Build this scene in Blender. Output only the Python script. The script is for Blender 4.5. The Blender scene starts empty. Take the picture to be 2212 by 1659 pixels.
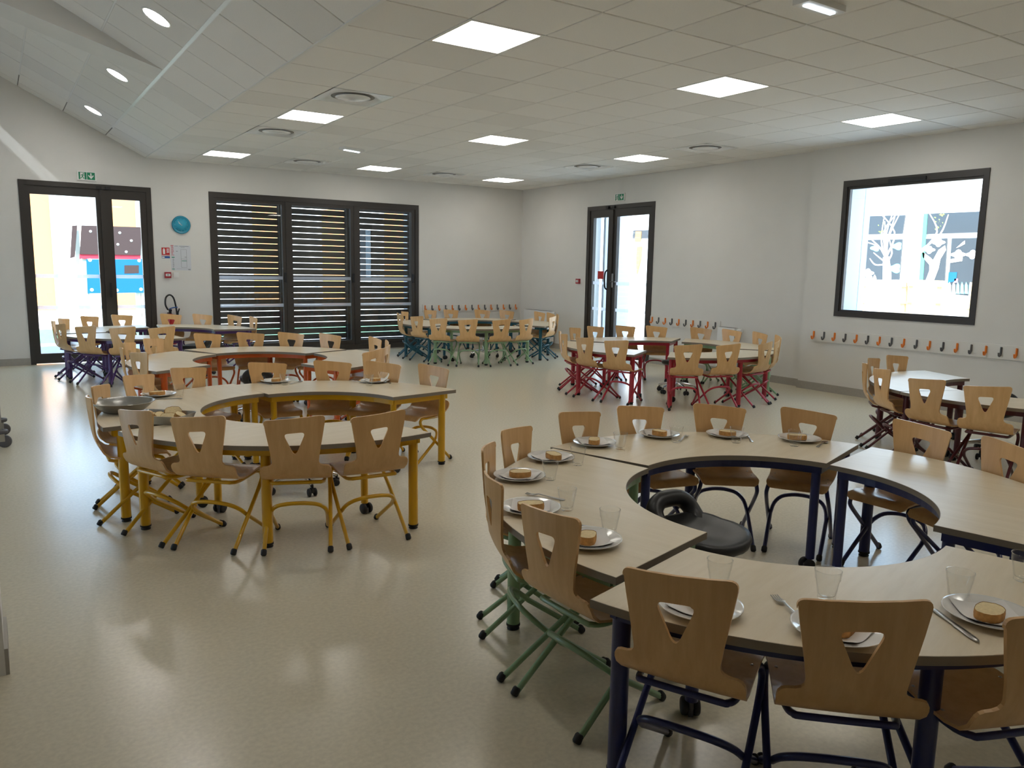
import bpy, bmesh, math, random
from mathutils import Vector, Matrix
from mathutils.geometry import delaunay_2d_cdt
random.seed(7)
SC = bpy.context.scene
COL = SC.collection
PI = math.pi

# ------------------------------------------------------------------ camera, world, sun, exposure
F_PX, YAW, PITCH, ROLL, CAM_H = 1675.67, -0.58813, -0.146429, -0.017477, 1.5
def cam_axes():
    ca, sa, cb, sb, cc, sc = math.cos(YAW), math.sin(YAW), math.cos(PITCH), math.sin(PITCH), math.cos(ROLL), math.sin(ROLL)
    rz = Matrix(((ca, -sa, 0), (sa, ca, 0), (0, 0, 1)))
    rx = Matrix(((1, 0, 0), (0, cb, -sb), (0, sb, cb)))
    ry = Matrix(((cc, 0, sc), (0, 1, 0), (-sc, 0, cc)))
    return rz @ rx @ ry
RC = cam_axes()
cam_data = bpy.data.cameras.new('camera')
cam = bpy.data.objects.new('camera', cam_data); COL.objects.link(cam)
cam_data.sensor_width = 36.0
cam_data.lens = F_PX / 2212 * 36.0
cam_data.clip_start = 0.05; cam_data.clip_end = 200
r_, f_, u_ = RC.col[0], RC.col[1], RC.col[2]
cam.matrix_world = Matrix(((r_.x, u_.x, -f_.x, 0), (r_.y, u_.y, -f_.y, 0), (r_.z, u_.z, -f_.z, CAM_H), (0, 0, 0, 1)))
SC.camera = cam

def ray(u, v):
    return RC @ Vector(((u - 1106) / F_PX, 1.0, -(v - 829.5) / F_PX))
def pz(u, v, z):                       # photo pixel -> point on the horizontal plane z
    d = ray(u, v); t = (z - CAM_H) / d.z
    return Vector((d.x * t, d.y * t, z))
def py(u, v, y):
    d = ray(u, v); t = y / d.y
    return Vector((d.x * t, y, CAM_H + d.z * t))
def px_(u, v, x):
    d = ray(u, v); t = x / d.x
    return Vector((x, d.y * t, CAM_H + d.z * t))

world = bpy.data.worlds.new('sky'); SC.world = world; world.use_nodes = True
wn = world.node_tree.nodes; wl = world.node_tree.links
bg = wn['Background']; bg.inputs['Color'].default_value = (0.50, 0.72, 1.0, 1); bg.inputs['Strength'].default_value = 6.0
sun_d = bpy.data.lights.new('sun', 'SUN'); sun_d.energy = 16.0; sun_d.angle = 0.009; sun_d.color = (1.0, 0.95, 0.88)
sun = bpy.data.objects.new('sun', sun_d); COL.objects.link(sun)
SUN_DIR = Vector((0.42, 0.50, -0.76)).normalized()
sun.rotation_euler = SUN_DIR.to_track_quat('-Z', 'Y').to_euler()
sun.location = (-10, -15, 14)
vs = SC.view_settings
vs.view_transform = 'Standard'; vs.look = 'None'; vs.exposure = 0.0; vs.gamma = 1.0; vs.use_curve_mapping = False
PANEL_L = 10.2

# ------------------------------------------------------------------ materials
MATS = {}
def nmat(name):
    m = bpy.data.materials.new(name); m.use_nodes = True
    MATS[name] = m
    return m, m.node_tree.nodes, m.node_tree.links, m.node_tree.nodes['Principled BSDF']
def mat(name, col, rough=0.5, metal=0.0, spec=0.5, noise=0.0, nscale=40.0, bump=0.0, coat=0.0):
    m, n, l, b = nmat(name)
    b.inputs['Base Color'].default_value = (*col, 1); b.inputs['Roughness'].default_value = rough
    b.inputs['Metallic'].default_value = metal; b.inputs['Specular IOR Level'].default_value = spec
    if coat: b.inputs['Coat Weight'].default_value = coat; b.inputs['Coat Roughness'].default_value = 0.15
    if noise or bump:
        tc = n.new('ShaderNodeTexCoord'); nz = n.new('ShaderNodeTexNoise')
        nz.inputs['Scale'].default_value = nscale; nz.inputs['Detail'].default_value = 4
        l.new(tc.outputs['Object'], nz.inputs['Vector'])
        if noise:
            rp = n.new('ShaderNodeValToRGB')
            rp.color_ramp.elements[0].position = 0.3; rp.color_ramp.elements[1].position = 0.7
            rp.color_ramp.elements[0].color = (*[c * (1 - noise) for c in col], 1)
            rp.color_ramp.elements[1].color = (*[min(1, c * (1 + noise)) for c in col], 1)
            l.new(nz.outputs['Fac'], rp.inputs['Fac']); l.new(rp.outputs['Color'], b.inputs['Base Color'])
        if bump:
            bp = n.new('ShaderNodeBump'); bp.inputs['Strength'].default_value = bump; bp.inputs['Distance'].default_value = 0.002
            l.new(nz.outputs['Fac'], bp.inputs['Height']); l.new(bp.outputs['Normal'], b.inputs['Normal'])
    return m
def wood(name, c1, c2, rough, scale, coat=0.0, var=0.12):
    m, n, l, b = nmat(name)
    tc = n.new('ShaderNodeTexCoord'); mp = n.new('ShaderNodeMapping'); mp.inputs['Scale'].default_value = scale
    oi = n.new('ShaderNodeObjectInfo'); ad = n.new('ShaderNodeVectorMath'); ad.operation = 'ADD'
    ml = n.new('ShaderNodeMath'); ml.operation = 'MULTIPLY'; ml.inputs[1].default_value = 37.0
    l.new(oi.outputs['Random'], ml.inputs[0])
    l.new(tc.outputs['Object'], mp.inputs['Vector']); l.new(mp.outputs['Vector'], ad.inputs[0]); l.new(ml.outputs[0], ad.inputs[1])
    nz = n.new('ShaderNodeTexNoise'); nz.inputs['Scale'].default_value = 1.0; nz.inputs['Detail'].default_value = 6; nz.inputs['Roughness'].default_value = 0.65
    l.new(ad.outputs[0], nz.inputs['Vector'])
    rp = n.new('ShaderNodeValToRGB'); rp.color_ramp.elements[0].position = 0.28; rp.color_ramp.elements[1].position = 0.72
    rp.color_ramp.elements[0].color = (*c1, 1); rp.color_ramp.elements[1].color = (*c2, 1)
    l.new(nz.outputs['Fac'], rp.inputs['Fac'])
    hs = n.new('ShaderNodeHueSaturation')
    mr = n.new('ShaderNodeMapRange'); mr.inputs['To Min'].default_value = 1 - var; mr.inputs['To Max'].default_value = 1 + var
    l.new(oi.outputs['Random'], mr.inputs['Value']); l.new(mr.outputs['Result'], hs.inputs['Value'])
    l.new(rp.outputs['Color'], hs.inputs['Color']); l.new(hs.outputs['Color'], b.inputs['Base Color'])
    b.inputs['Roughness'].default_value = rough
    if coat: b.inputs['Coat Weight'].default_value = coat; b.inputs['Coat Roughness'].default_value = 0.2
    return m
def emit(name, col, s):
    m, n, l, b = nmat(name)
    b.inputs['Base Color'].default_value = (0.8, 0.8, 0.8, 1)
    b.inputs['Emission Color'].default_value = (*col, 1); b.inputs['Emission Strength'].default_value = s
    return m
def pane(name, tint, gloss_rough=0.0, white=0.0, f0=0.04):
    m, n, l, b = nmat(name)
    out = n['Material Output']; n.remove(b)
    tr = n.new('ShaderNodeBsdfTransparent'); tr.inputs['Color'].default_value = (*tint, 1)
    gl = n.new('ShaderNodeBsdfGlossy'); gl.inputs['Roughness'].default_value = gloss_rough
    lw = n.new('ShaderNodeLayerWeight'); lw.inputs['Blend'].default_value = 0.5
    pw = n.new('ShaderNodeMath'); pw.operation = 'POWER'; pw.inputs[1].default_value = 5.0
    ma = n.new('ShaderNodeMath'); ma.operation = 'MULTIPLY_ADD'; ma.inputs[1].default_value = 1 - f0; ma.inputs[2].default_value = f0
    l.new(lw.outputs['Facing'], pw.inputs[0]); l.new(pw.outputs[0], ma.inputs[0])
    mx = n.new('ShaderNodeMixShader')
    l.new(ma.outputs[0], mx.inputs['Fac']); l.new(tr.outputs[0], mx.inputs[1]); l.new(gl.outputs[0], mx.inputs[2])
    last = mx
    if white:
        df = n.new('ShaderNodeBsdfDiffuse'); df.inputs['Color'].default_value = (0.85, 0.85, 0.87, 1)
        tl = n.new('ShaderNodeBsdfTranslucent'); tl.inputs['Color'].default_value = (0.85, 0.86, 0.9, 1)
        m3 = n.new('ShaderNodeMixShader'); m3.inputs['Fac'].default_value = 0.5
        l.new(df.outputs[0], m3.inputs[1]); l.new(tl.outputs[0], m3.inputs[2])
        m2 = n.new('ShaderNodeMixShader'); m2.inputs['Fac'].default_value = white
        l.new(mx.outputs[0], m2.inputs[1]); l.new(m3.outputs[0], m2.inputs[2]); last = m2
    l.new(last.outputs[0], out.inputs['Surface'])
    return m

mat('wall_paint', (0.76, 0.745, 0.71), 0.7, noise=0.015, nscale=3, bump=0.05)
mat('floor_lino', (0.66, 0.605, 0.465), 0.24, noise=0.07, nscale=55, spec=0.75)
mat('baseboard', (0.40, 0.375, 0.33), 0.5, noise=0.04)
mat('tile', (0.86, 0.845, 0.81), 0.9, noise=0.03, nscale=160, bump=0.25)
mat('tile_perforated', (0.81, 0.795, 0.76), 0.9, noise=0.10, nscale=320, bump=0.4)
mat('tee', (0.80, 0.80, 0.78), 0.4)
mat('plenum', (0.30, 0.29, 0.27), 0.9)
mat('white_enamel', (0.88, 0.88, 0.87), 0.16)
mat('white_plastic', (0.80, 0.80, 0.78), 0.4)
mat('white_board', (0.78, 0.76, 0.71), 0.45)
mat('frame_dark', (0.040, 0.034, 0.030), 0.42)
mat('slat_dark', (0.045, 0.038, 0.034), 0.5)
mat('black_rubber', (0.012, 0.012, 0.013), 0.6)
mat('black_pu', (0.016, 0.016, 0.017), 0.38)
mat('grey_rubber', (0.10, 0.10, 0.11), 0.5)
mat('chrome', (0.75, 0.75, 0.76), 0.14, metal=1.0)
mat('steel', (0.42, 0.41, 0.39), 0.28, metal=1.0)
mat('orange_plastic', (0.85, 0.22, 0.02), 0.35)
mat('grey_plastic', (0.10, 0.10, 0.105), 0.4)
mat('red_paint', (0.45, 0.012, 0.02), 0.3, coat=0.3)
mat('red_plastic', (0.40, 0.02, 0.03), 0.4)
mat('clock_blue', (0.02, 0.28, 0.42), 0.35)
mat('clock_face', (0.03, 0.36, 0.52), 0.5)
mat('sign_green', (0.0, 0.22, 0.10), 0.45)
mat('sign_white', (0.82, 0.82, 0.80), 0.5)
mat('sign_red', (0.55, 0.03, 0.03), 0.5)
mat('sign_blue', (0.02, 0.10, 0.35), 0.5)
mat('paper', (0.66, 0.68, 0.72), 0.6)
mat('ink_green', (0.03, 0.28, 0.18), 0.6)
mat('ink_grey', (0.22, 0.23, 0.25), 0.6)
mat('porcelain', (0.80, 0.79, 0.76), 0.12, coat=0.5)
mat('napkin', (0.82, 0.81, 0.79), 0.9)
mat('bread_crumb', (0.80, 0.64, 0.36), 0.9, noise=0.08, nscale=120, bump=0.5)
mat('bread_crust', (0.55, 0.28, 0.08), 0.75, noise=0.25, nscale=60, bump=0.4)
mat('screw', (0.5, 0.45, 0.38), 0.3, metal=1.0)
mat('table_edge', (0.235, 0.195, 0.15), 0.5)
mat('laminate_under', (0.42, 0.36, 0.28), 0.6)
wood('laminate', (0.68, 0.575, 0.40), (0.77, 0.67, 0.50), 0.32, (3.0, 26.0, 3.0), var=0.03)
wood('beech', (0.66, 0.375, 0.150), (0.79, 0.50, 0.225), 0.36, (26, 26, 2.2), coat=0.25, var=0.10)
wood('pallet_wood', (0.50, 0.33, 0.17), (0.65, 0.46, 0.26), 0.8, (2, 20, 20))
FRAME_COL = {
    'blue': (0.012, 0.020, 0.115), 'green': (0.25, 0.40, 0.22), 'yellow': (0.72, 0.39, 0.004),
    'orange': (0.62, 0.105, 0.012), 'purple': (0.075, 0.03, 0.145), 'red': (0.42, 0.020, 0.040),
    'teal': (0.004, 0.085, 0.125), 'maroon': (0.085, 0.010, 0.016)}
for k, c in FRAME_COL.items():
    mat('frame_' + k, c, 0.30, coat=0.3)
emit('led', (1.0, 0.95, 0.87), PANEL_L)
emit('downlight', (1.0, 0.96, 0.90), 90.0)
emit('emergency_led', (0.75, 0.88, 1.0), 5.0)
pane('window_glass', (0.96, 0.98, 0.97))
pane('frosted', (0.8, 0.82, 0.85), 0.4, white=0.55)
pane('skylight_glass', (0.085, 0.098, 0.11))  # dark tint added to dim the sun streak on the back wall
# outdoors
mat('ext_white', (0.80, 0.80, 0.79), 0.8)
mat('ext_grey', (0.28, 0.33, 0.40), 0.5)
mat('ext_orange', (0.62, 0.27, 0.095), 0.8)
mat('ext_glass_dark', (0.05, 0.06, 0.07), 0.2)
mat('ext_paving', (0.24, 0.25, 0.28), 0.8, noise=0.1)
mat('ext_concrete', (0.70, 0.68, 0.64), 0.9)
mat('turf', (0.10, 0.24, 0.13), 0.95, noise=0.2, nscale=20)
mat('play_brown', (0.045, 0.021, 0.020), 0.6)
mat('play_blue', (0.0, 0.11, 0.28), 0.5)
mat('play_red', (0.6, 0.03, 0.06), 0.5)
mat('play_post', (0.62, 0.56, 0.50), 0.6)
mat('bolt_white', (0.8, 0.8, 0.8), 0.4)
mat('reveal_metal', (0.52, 0.58, 0.66), 0.45)
mat('bark', (0.62, 0.52, 0.48), 0.9)
mat('leaf', (0.35, 0.55, 0.10), 0.8)
mat('sticker_white', (0.85, 0.85, 0.85), 0.7)
mat('sticker_cyan', (0.2, 0.65, 0.72), 0.7)
mat('sticker_pink', (0.8, 0.25, 0.45), 0.7)
mat('ext_green', (0.10, 0.55, 0.30), 0.6)

pane('drinking_glass', (0.985, 0.988, 0.985), 0.0, f0=0.035)

# ------------------------------------------------------------------ mesh helpers
class MB:
    def __init__(s): s.v, s.f, s.sm = [], [], []
    def add(s, vs, fs, smooth=False):
        o = len(s.v); s.v += [tuple(p) for p in vs]; s.f += [tuple(i + o for i in f) for f in fs]; s.sm += [smooth] * len(fs)
        return s
    def box(s, x0, x1, y0, y1, z0, z1):
        return s.add([(x0, y0, z0), (x1, y0, z0), (x1, y1, z0), (x0, y1, z0), (x0, y0, z1), (x1, y0, z1), (x1, y1, z1), (x0, y1, z1)],
                     [(0, 3, 2, 1), (4, 5, 6, 7), (0, 1, 5, 4), (1, 2, 6, 5), (2, 3, 7, 6), (3, 0, 4, 7)])
    def prism(s, poly, axis, a, b):
        n = len(poly)
        def mk(p, t):
            return {'z': (p[0], p[1], t), 'y': (p[0], t, p[1]), 'x': (t, p[0], p[1])}[axis]
        vs = [mk(p, a) for p in poly] + [mk(p, b) for p in poly]
        fs = [tuple(range(n))[::-1], tuple(range(n, 2 * n))] + [(i, (i + 1) % n, n + (i + 1) % n, n + i) for i in range(n)]
        return s.add(vs, fs)
    def lathe(s, prof, seg=24, smooth=True, closed=False):
        vs, fs = [], []; m = len(prof)
        for k in range(seg):
            a = 2 * PI * k / seg
            vs += [(r * math.cos(a), r * math.sin(a), z) for r, z in prof]
        for k in range(seg):
            k2 = (k + 1) % seg
            for i in range(m if closed else m - 1):
                j = (i + 1) % m
                fs.append((k * m + i, k2 * m + i, k2 * m + j, k * m + j))
        s.add(vs, fs, smooth)
        if not closed:
            for i in (0, m - 1):
                if prof[i][0] > 1e-5:
                    s.add([vs[k * m + i] for k in range(seg)], [tuple(range(seg))[::-1] if i == 0 else tuple(range(seg))])
        return s
    def tube(s, pts, r, seg=10, caps=True):
        pts = [Vector(p) for p in pts]; n = len(pts); vs, fs = [], []
        t0 = (pts[1] - pts[0]).normalized()
        ref = Vector((0, 0, 1)) if abs(t0.z) < 0.9 else Vector((1, 0, 0))
        nrm = t0.cross(ref).normalized()
        for i, p in enumerate(pts):
            t = ((pts[min(i + 1, n - 1)] - pts[i]).normalized() + (pts[i] - pts[max(i - 1, 0)]).normalized()).normalized()
            nrm = (nrm - t * nrm.dot(t)).normalized(); bn = t.cross(nrm)
            rr = r[i] if isinstance(r, (list, tuple)) else r
            vs += [tuple(p + (nrm * math.cos(2 * PI * k / seg) + bn * math.sin(2 * PI * k / seg)) * rr) for k in range(seg)]
        for i in range(n - 1):
            for k in range(seg):
                k2 = (k + 1) % seg
                fs.append((i * seg + k, i * seg + k2, (i + 1) * seg + k2, (i + 1) * seg + k))
        s.add(vs, fs, True)
        if caps:
            s.add(vs[:seg], [tuple(range(seg))[::-1]]); s.add(vs[-seg:], [tuple(range(seg))])
        return s
    def xf(s, M):
        s.v = [tuple(M @ Vector(p)) for p in s.v]; return s
    def mesh(s, name, m):
        me = bpy.data.meshes.new(name); me.from_pydata(s.v, [], s.f)
        me.polygons.foreach_set('use_smooth', s.sm); me.update()
        bm = bmesh.new(); bm.from_mesh(me); bmesh.ops.recalc_face_normals(bm, faces=bm.faces); bm.to_mesh(me); bm.free()
        me.materials.append(MATS[m]); return me
    def build(s, name, m, parent=None):
        return link(name, s.mesh(name, m), parent)
def link(name, me, parent=None, loc=None, rz=None):
    o = bpy.data.objects.new(name, me); COL.objects.link(o)
    if parent: o.parent = parent
    if loc is not None: o.location = loc
    if rz is not None: o.rotation_euler = (0, 0, rz)
    return o
def empty(name, loc=(0, 0, 0), rz=0.0):
    o = bpy.data.objects.new(name, None); COL.objects.link(o); o.empty_display_size = 0.1
    o.location = loc; o.rotation_euler = (0, 0, rz); return o
def tag(o, label=None, cat=None, group=None, kind=None):
    if label: o['label'] = label
    if cat: o['category'] = cat
    if group: o['group'] = group
    if kind: o['kind'] = kind
    return o
def struct(o): o['kind'] = 'structure'; return o
def box_obj(name, m, b, parent=None): return MB().box(*b).build(name, m, parent)
def catmull(pts, n=5):
    P = [Vector(p) for p in pts]; out = []
    for i in range(len(P) - 1):
        p0, p1, p2, p3 = P[max(i - 1, 0)], P[i], P[i + 1], P[min(i + 2, len(P) - 1)]
        for k in range(n):
            t = k / n
            out.append(0.5 * ((2 * p1) + (p2 - p0) * t + (2 * p0 - 5 * p1 + 4 * p2 - p3) * t * t + (3 * p1 - p0 - 3 * p2 + p3) * t ** 3))
    out.append(P[-1]); return out
def fillet(poly, rad, n=4):
    out = []; N = len(poly)
    for i in range(N):
        p, a, b = Vector(poly[i]), Vector(poly[i - 1]), Vector(poly[(i + 1) % N])
        r = rad[i] if isinstance(rad, (list, tuple)) else rad
        if r <= 0: out.append(tuple(p)); continue
        d1, d2 = (a - p), (b - p); l1, l2 = d1.length, d2.length; d1 /= l1; d2 /= l2
        ang = d1.angle(d2); t = min(r / math.tan(ang / 2), 0.45 * l1, 0.45 * l2)
        for k in range(n + 1):
            q = k / n
            out.append(tuple((p + d1 * t) * (1 - q) ** 2 + p * (2 * q * (1 - q)) + (p + d2 * t) * q * q))
    return out
def inside(p, poly):
    c = False; j = len(poly) - 1
    for i in range(len(poly)):
        if (poly[i][1] > p[1]) != (poly[j][1] > p[1]) and p[0] < (poly[j][0] - poly[i][0]) * (p[1] - poly[i][1]) / (poly[j][1] - poly[i][1]) + poly[i][0]: c = not c
        j = i
    return c

# ------------------------------------------------------------------ room shell
ZC = 3.085                                   # flat ceiling height
YB, XF, XN, YSTEP = 13.25, 9.02, 8.92, 6.46  # back wall, right wall far / near part, step between them
XFOLD, SLOPE = 2.063, 0.5174
XRIDGE = XFOLD - 5 * 0.6 * math.cos(math.atan(SLOPE))
ZRIDGE = ZC + SLOPE * (XFOLD - XRIDGE)
XL, YN = -3.2, -2.6
GX, GY = 2.663, 5.150                        # a corner of the tile grid
D1 = (0.385, 2.110, 2.645)                   # back door x0, x1, height
LV = (2.956, 6.680, 0.02, 2.648)             # louvred window x0, x1, z0, z1
D2 = (9.430, 11.155, 2.635)                  # right door y0, y1, height
W3 = (4.275, 5.995, 0.985, 2.660)            # right window y0, y1, z0, z1

struct(box_obj('floor', 'floor_lino', (XL, 9.4, YN, YB + 0.3, -0.1, 0.0)))
w = MB()
w.box(XL, D1[0], YB, YB + 0.3, 0, 2.645); w.box(D1[1], LV[0], YB, YB + 0.3, 0, 2.645); w.box(LV[1], 9.34, YB, YB + 0.3, 0, 2.645)
w.box(LV[0], LV[1], YB, YB + 0.3, 0, LV[2])
w.prism([(XL, 2.645), (9.34, 2.645), (9.34, 3.35), (1.75, 3.35), (XRIDGE, ZRIDGE + 0.12), (XL, ZRIDGE - 1.25)], 'y', YB, YB + 0.3)
struct(w.build('wall_back', 'wall_paint'))
w = MB()
w.box(XF, XF + 0.32, YSTEP, D2[0], 0, 3.35); w.box(XF, XF + 0.32, D2[1], YB, 0, 3.35); w.box(XF, XF + 0.32, D2[0], D2[1], D2[2], 3.35)
struct(w.build('wall_right', 'wall_paint')); w = MB()
w.box(XN, XN + 0.42, YN, W3[0], 0, 3.35); w.box(XN, XN + 0.42, W3[1], YSTEP, 0, 3.35)
w.box(XN, XN + 0.42, W3[0], W3[1], 0, W3[2]); w.box(XN, XN + 0.42, W3[0], W3[1], W3[3], 3.35)
struct(w.build('wall_window_side', 'wall_paint'))
LW = (6.0, 9.4, 0.06, 2.5)                 # glazed front in the left wall, out of the picture: y0, y1, z0, z1
w = MB(); w.box(XL - 0.2, XL, YN - 0.2, LW[0], 0, 4.0); w.box(XL - 0.2, XL, LW[1], YB + 0.3, 0, 4.0)
w.box(XL - 0.2, XL, LW[0], LW[1], 0, LW[2]); w.box(XL - 0.2, XL, LW[0], LW[1], LW[3], 4.0)
struct(w.build('wall_left', 'wall_paint'))
w = MB(); w.prism([(XL - 0.2, 0), (9.34, 0), (9.34, 3.35), (1.75, 3.35), (XRIDGE, ZRIDGE + 0.12), (XL - 0.2, ZRIDGE - 1.25)], 'y', YN - 0.2, YN)
struct(w.build('wall_front', 'wall_paint'))
w = MB(); w.box(XL, -0.055, 3.22, 3.52, 0, 3.3)
struct(w.build('wall_partition', 'wall_paint'))
# baseboards
def baseboard(name, *boxes):
    q = MB()
    for bx in boxes: q.box(*bx)
    struct(q.build(name, 'baseboard'))
T = 0.012
baseboard('baseboard_back', (XL, D1[0] - 0.005, YB - T, YB, 0, 0.10), (D1[1] + 0.005, LV[0] - 0.005, YB - T, YB, 0, 0.10), (LV[1] + 0.005, XF, YB - T, YB, 0, 0.10))
baseboard('baseboard_right', (XF - T, XF, YSTEP, D2[0] - 0.005, 0, 0.10), (XF - T, XF, D2[1] + 0.005, YB - T, 0, 0.10),
          (XN - T, XN, YN, YSTEP, 0, 0.10), (XN - T, XF - T, YSTEP, YSTEP + T, 0, 0.10))
baseboard('baseboard_left', (XL, -0.055 + T, 3.52, 3.52 + T, 0, 0.10), (-0.055, -0.055 + T, 3.22, 3.52, 0, 0.10))

# flat ceiling: slab above, tee grid, one object per tile
ceil = struct(box_obj('ceiling', 'plenum', (XFOLD, 9.34, YN, YB + 0.3, ZC + 0.016, ZC + 0.2)))
slope_bm = MB(); c_, s_ = math.cos(math.atan(SLOPE)), math.sin(math.atan(SLOPE))
off = 0.016
SKYQ = [(-0.306, 12.62), (-0.50, 12.40), (-0.122, 12.07), (0.228, 12.19)]   # unseen skylight inferred from the wall streak, opening shaped to throw it, in plan
def roof_z(x): return ZC + SLOPE * (XFOLD - x)
def roof_piece(q, xa, xb, y0, y1, lo=off, hi=0.18):
    q.add([(xa, y0, roof_z(xa) + lo), (xb, y0, roof_z(xb) + lo), (xb, y1, roof_z(xb) + lo), (xa, y1, roof_z(xa) + lo),
           (xa, y0, roof_z(xa) + hi), (xb, y0, roof_z(xb) + hi), (xb, y1, roof_z(xb) + hi), (xa, y1, roof_z(xa) + hi)],
          [(0, 3, 2, 1), (4, 5, 6, 7), (0, 1, 5, 4), (1, 2, 6, 5), (2, 3, 7, 6), (3, 0, 4, 7)])
def roof_layer(q, x0, x1, y0, y1, hole, lo, hi):       # board following the roof slope, with a hole in it
    o = [(x0, y0), (x1, y0), (x1, y1), (x0, y1)]
    res = delaunay_2d_cdt([Vector(p) for p in o + hole], [(0, 1), (1, 2), (2, 3), (3, 0), (4, 5), (5, 6), (6, 7), (7, 4)], [], 0, 1e-6)
    V2 = res[0]; tris = [tuple(f) for f in res[2] if not inside(sum((V2[i] for i in f), Vector((0, 0))) / 3, hole)]
    n = len(V2)
    q.add([(p.x, p.y, roof_z(p.x) + lo) for p in V2] + [(p.x, p.y, roof_z(p.x) + hi) for p in V2], [t[::-1] for t in tris] + [tuple(i + n for i in t) for t in tris])
    for lp in ((0, 1, 2, 3), (4, 5, 6, 7)):
        for i in range(4): a, b3 = lp[i], lp[(i + 1) % 4]; q.add([(V2[k].x, V2[k].y, roof_z(V2[k].x) + z) for k, z in ((a, lo), (b3, lo), (b3, hi), (a, hi))], [(0, 1, 2, 3)])
roof_layer(slope_bm, XRIDGE, XFOLD, YN, YB + 0.3, SKYQ, off, 0.045)
slope = struct(slope_bm.build('ceiling_slope', 'plenum'))
w = MB(); w.prism([(XRIDGE, ZRIDGE), (XL - 0.2, ZRIDGE - 1.42), (XL - 0.2, ZRIDGE - 1.25), (XRIDGE, ZRIDGE + 0.17)], 'y', YN, YB + 0.3)
struct(w.build('ceiling_far_slope', 'wall_paint'))

tile_bm = MB(); h = 0.2945
tile_bm.add([(-h, -h, 0.014), (h, -h, 0.014), (h, h, 0.014), (-h, h, 0.014), (-h, -h, 0.004), (h, -h, 0.004), (h, h, 0.004), (-h, h, 0.004),
             (-h + .004, -h + .004, 0), (h - .004, -h + .004, 0), (h - .004, h - .004, 0), (-h + .004, h - .004, 0)],
            [(0, 1, 2, 3), (0, 4, 5, 1), (1, 5, 6, 2), (2, 6, 7, 3), (3, 7, 4, 0), (4, 8, 9, 5), (5, 9, 10, 6), (6, 10, 11, 7), (7, 11, 8, 4), (8, 11, 10, 9)])
tile_me = tile_bm.mesh('ceiling_tile', 'tile')
tile_me2 = tile_me.copy(); tile_me2.materials.clear(); tile_me2.materials.append(MATS['tile_perforated'])
PANELS = [(i, j) for i in (-7, -1, 5, 11) for j in (0, 4, 8)]
DIFF = [(3, 0), (7, 0), (11, 2), (11, 6), (7, 8), (3, 8)]
def tile_c(i, j): return Vector((GX + 0.6 * (j + 0.5), GY + 0.6 * (i + 0.5), ZC))
grid = MB()
ROWS = range(-9, 14)
for i in ROWS:
    for j in range(-1, 11):
        c = tile_c(i, j)
        if 0.555 * c.x + 0.832 * c.y < 3.9 or (i, j) in PANELS or (i, j) in DIFF: continue
        x0, x1 = c.x - 0.3, min(c.x + 0.3, XF); y0, y1 = c.y - 0.3, min(c.y + 0.3, YB)
        if x1 - x0 < 0.05 or y1 - y0 < 0.05: continue
        full = x1 - x0 > 0.59 and y1 - y0 > 0.59
        o = link('ceiling_tile', tile_me2 if (i * 7 + j * 3) % 5 == 0 else tile_me, ceil, ((x0 + x1) / 2, (y0 + y1) / 2, ZC))
        if not full: o.scale = ((x1 - x0 - 0.011) / (2 * h), (y1 - y0 - 0.011) / (2 * h), 1)
for j in range(-1, 12): x = GX + 0.6 * j; grid.box(x - 0.012, x + 0.012, -1.0, YB, ZC + 0.0145, ZC + 0.0155)
for i in range(-10, 15):
    y = GY + 0.6 * i
    if y < YB: grid.box(XFOLD, XF, y - 0.012, y + 0.012, ZC + 0.0145, ZC + 0.0155)
grid.build('tee_grid', 'tee', ceil)
box_obj('plain_panel', 'tile', (XFOLD + 0.005, XF, YN, -0.3, ZC, ZC + 0.013), ceil)
w = MB()
for i, j in [(i, j) for i in ROWS for j in range(-1, 11)]:
    c = tile_c(i, j)
    if c.y > -0.3 and 0.555 * c.x + 0.832 * c.y < 3.9 and (i, j) not in PANELS and (i, j) not in DIFF:
        w.box(c.x - h, c.x + h, c.y - h, c.y + h, ZC, ZC + 0.013)
tag(w.build('tile_field', 'tile', ceil), kind='stuff')
# sloped ceiling tiles
tilt = Matrix.Rotation(math.atan(SLOPE), 4, 'Y')
for i in ROWS:
    for k in range(5):
        s = 0.6 * (k + 0.5); x = XFOLD - s * c_; z = ZC + s * s_; y = GY + 0.6 * (i + 0.5)
        if 0.555 * x + 0.832 * y < 3.2 or y - 0.3 > YB - 0.05 or (k >= 3 and i in (11, 12)): continue
        y0, y1 = y - 0.3, min(y + 0.3, YB)
        o = link('ceiling_tile', tile_me2 if (k == 1 or (k + i) % 6 == 0) else tile_me, slope, (x, (y0 + y1) / 2, z))
        o.rotation_euler = tilt.to_euler()
        if y1 - y0 < 0.59: o.scale = (1, (y1 - y0 - 0.011) / (2 * h), 1)
q = MB(); roof_layer(q, XRIDGE, XFOLD - 3 * 0.6 * c_ - 0.005, GY + 6.605, GY + 7.795, SKYQ, 0.0, 0.013); q.build('skylight_board', 'tile', slope)
sk = struct(empty('window_4'))
q = MB(); q.add([(x, y, roof_z(x) + 0.055) for x, y in [(-0.55, 12.70), (-0.55, 12.0), (0.30, 12.0), (0.30, 12.70)]], [(0, 1, 2, 3)]); q.build('glass_pane', 'skylight_glass', sk)
for k, wd in ((1, 0.030), (2, 0.014), (3, 0.014), (4, 0.014)):
    s = 0.6 * k; x = XFOLD - s * c_; z = ZC + s * s_
    q = MB().box(-wd / 2, wd / 2, 0.5, YB - 0.8, -0.002, 0.006); q.xf(Matrix.Translation((x, 0, z)) @ tilt)
    q.build('tee_bar', 'tee', slope)
MB().box(XFOLD - 0.012, XFOLD + 0.012, 0.5, YB, ZC - 0.002, ZC + 0.006).build('tee_bar', 'tee', ceil)
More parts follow.
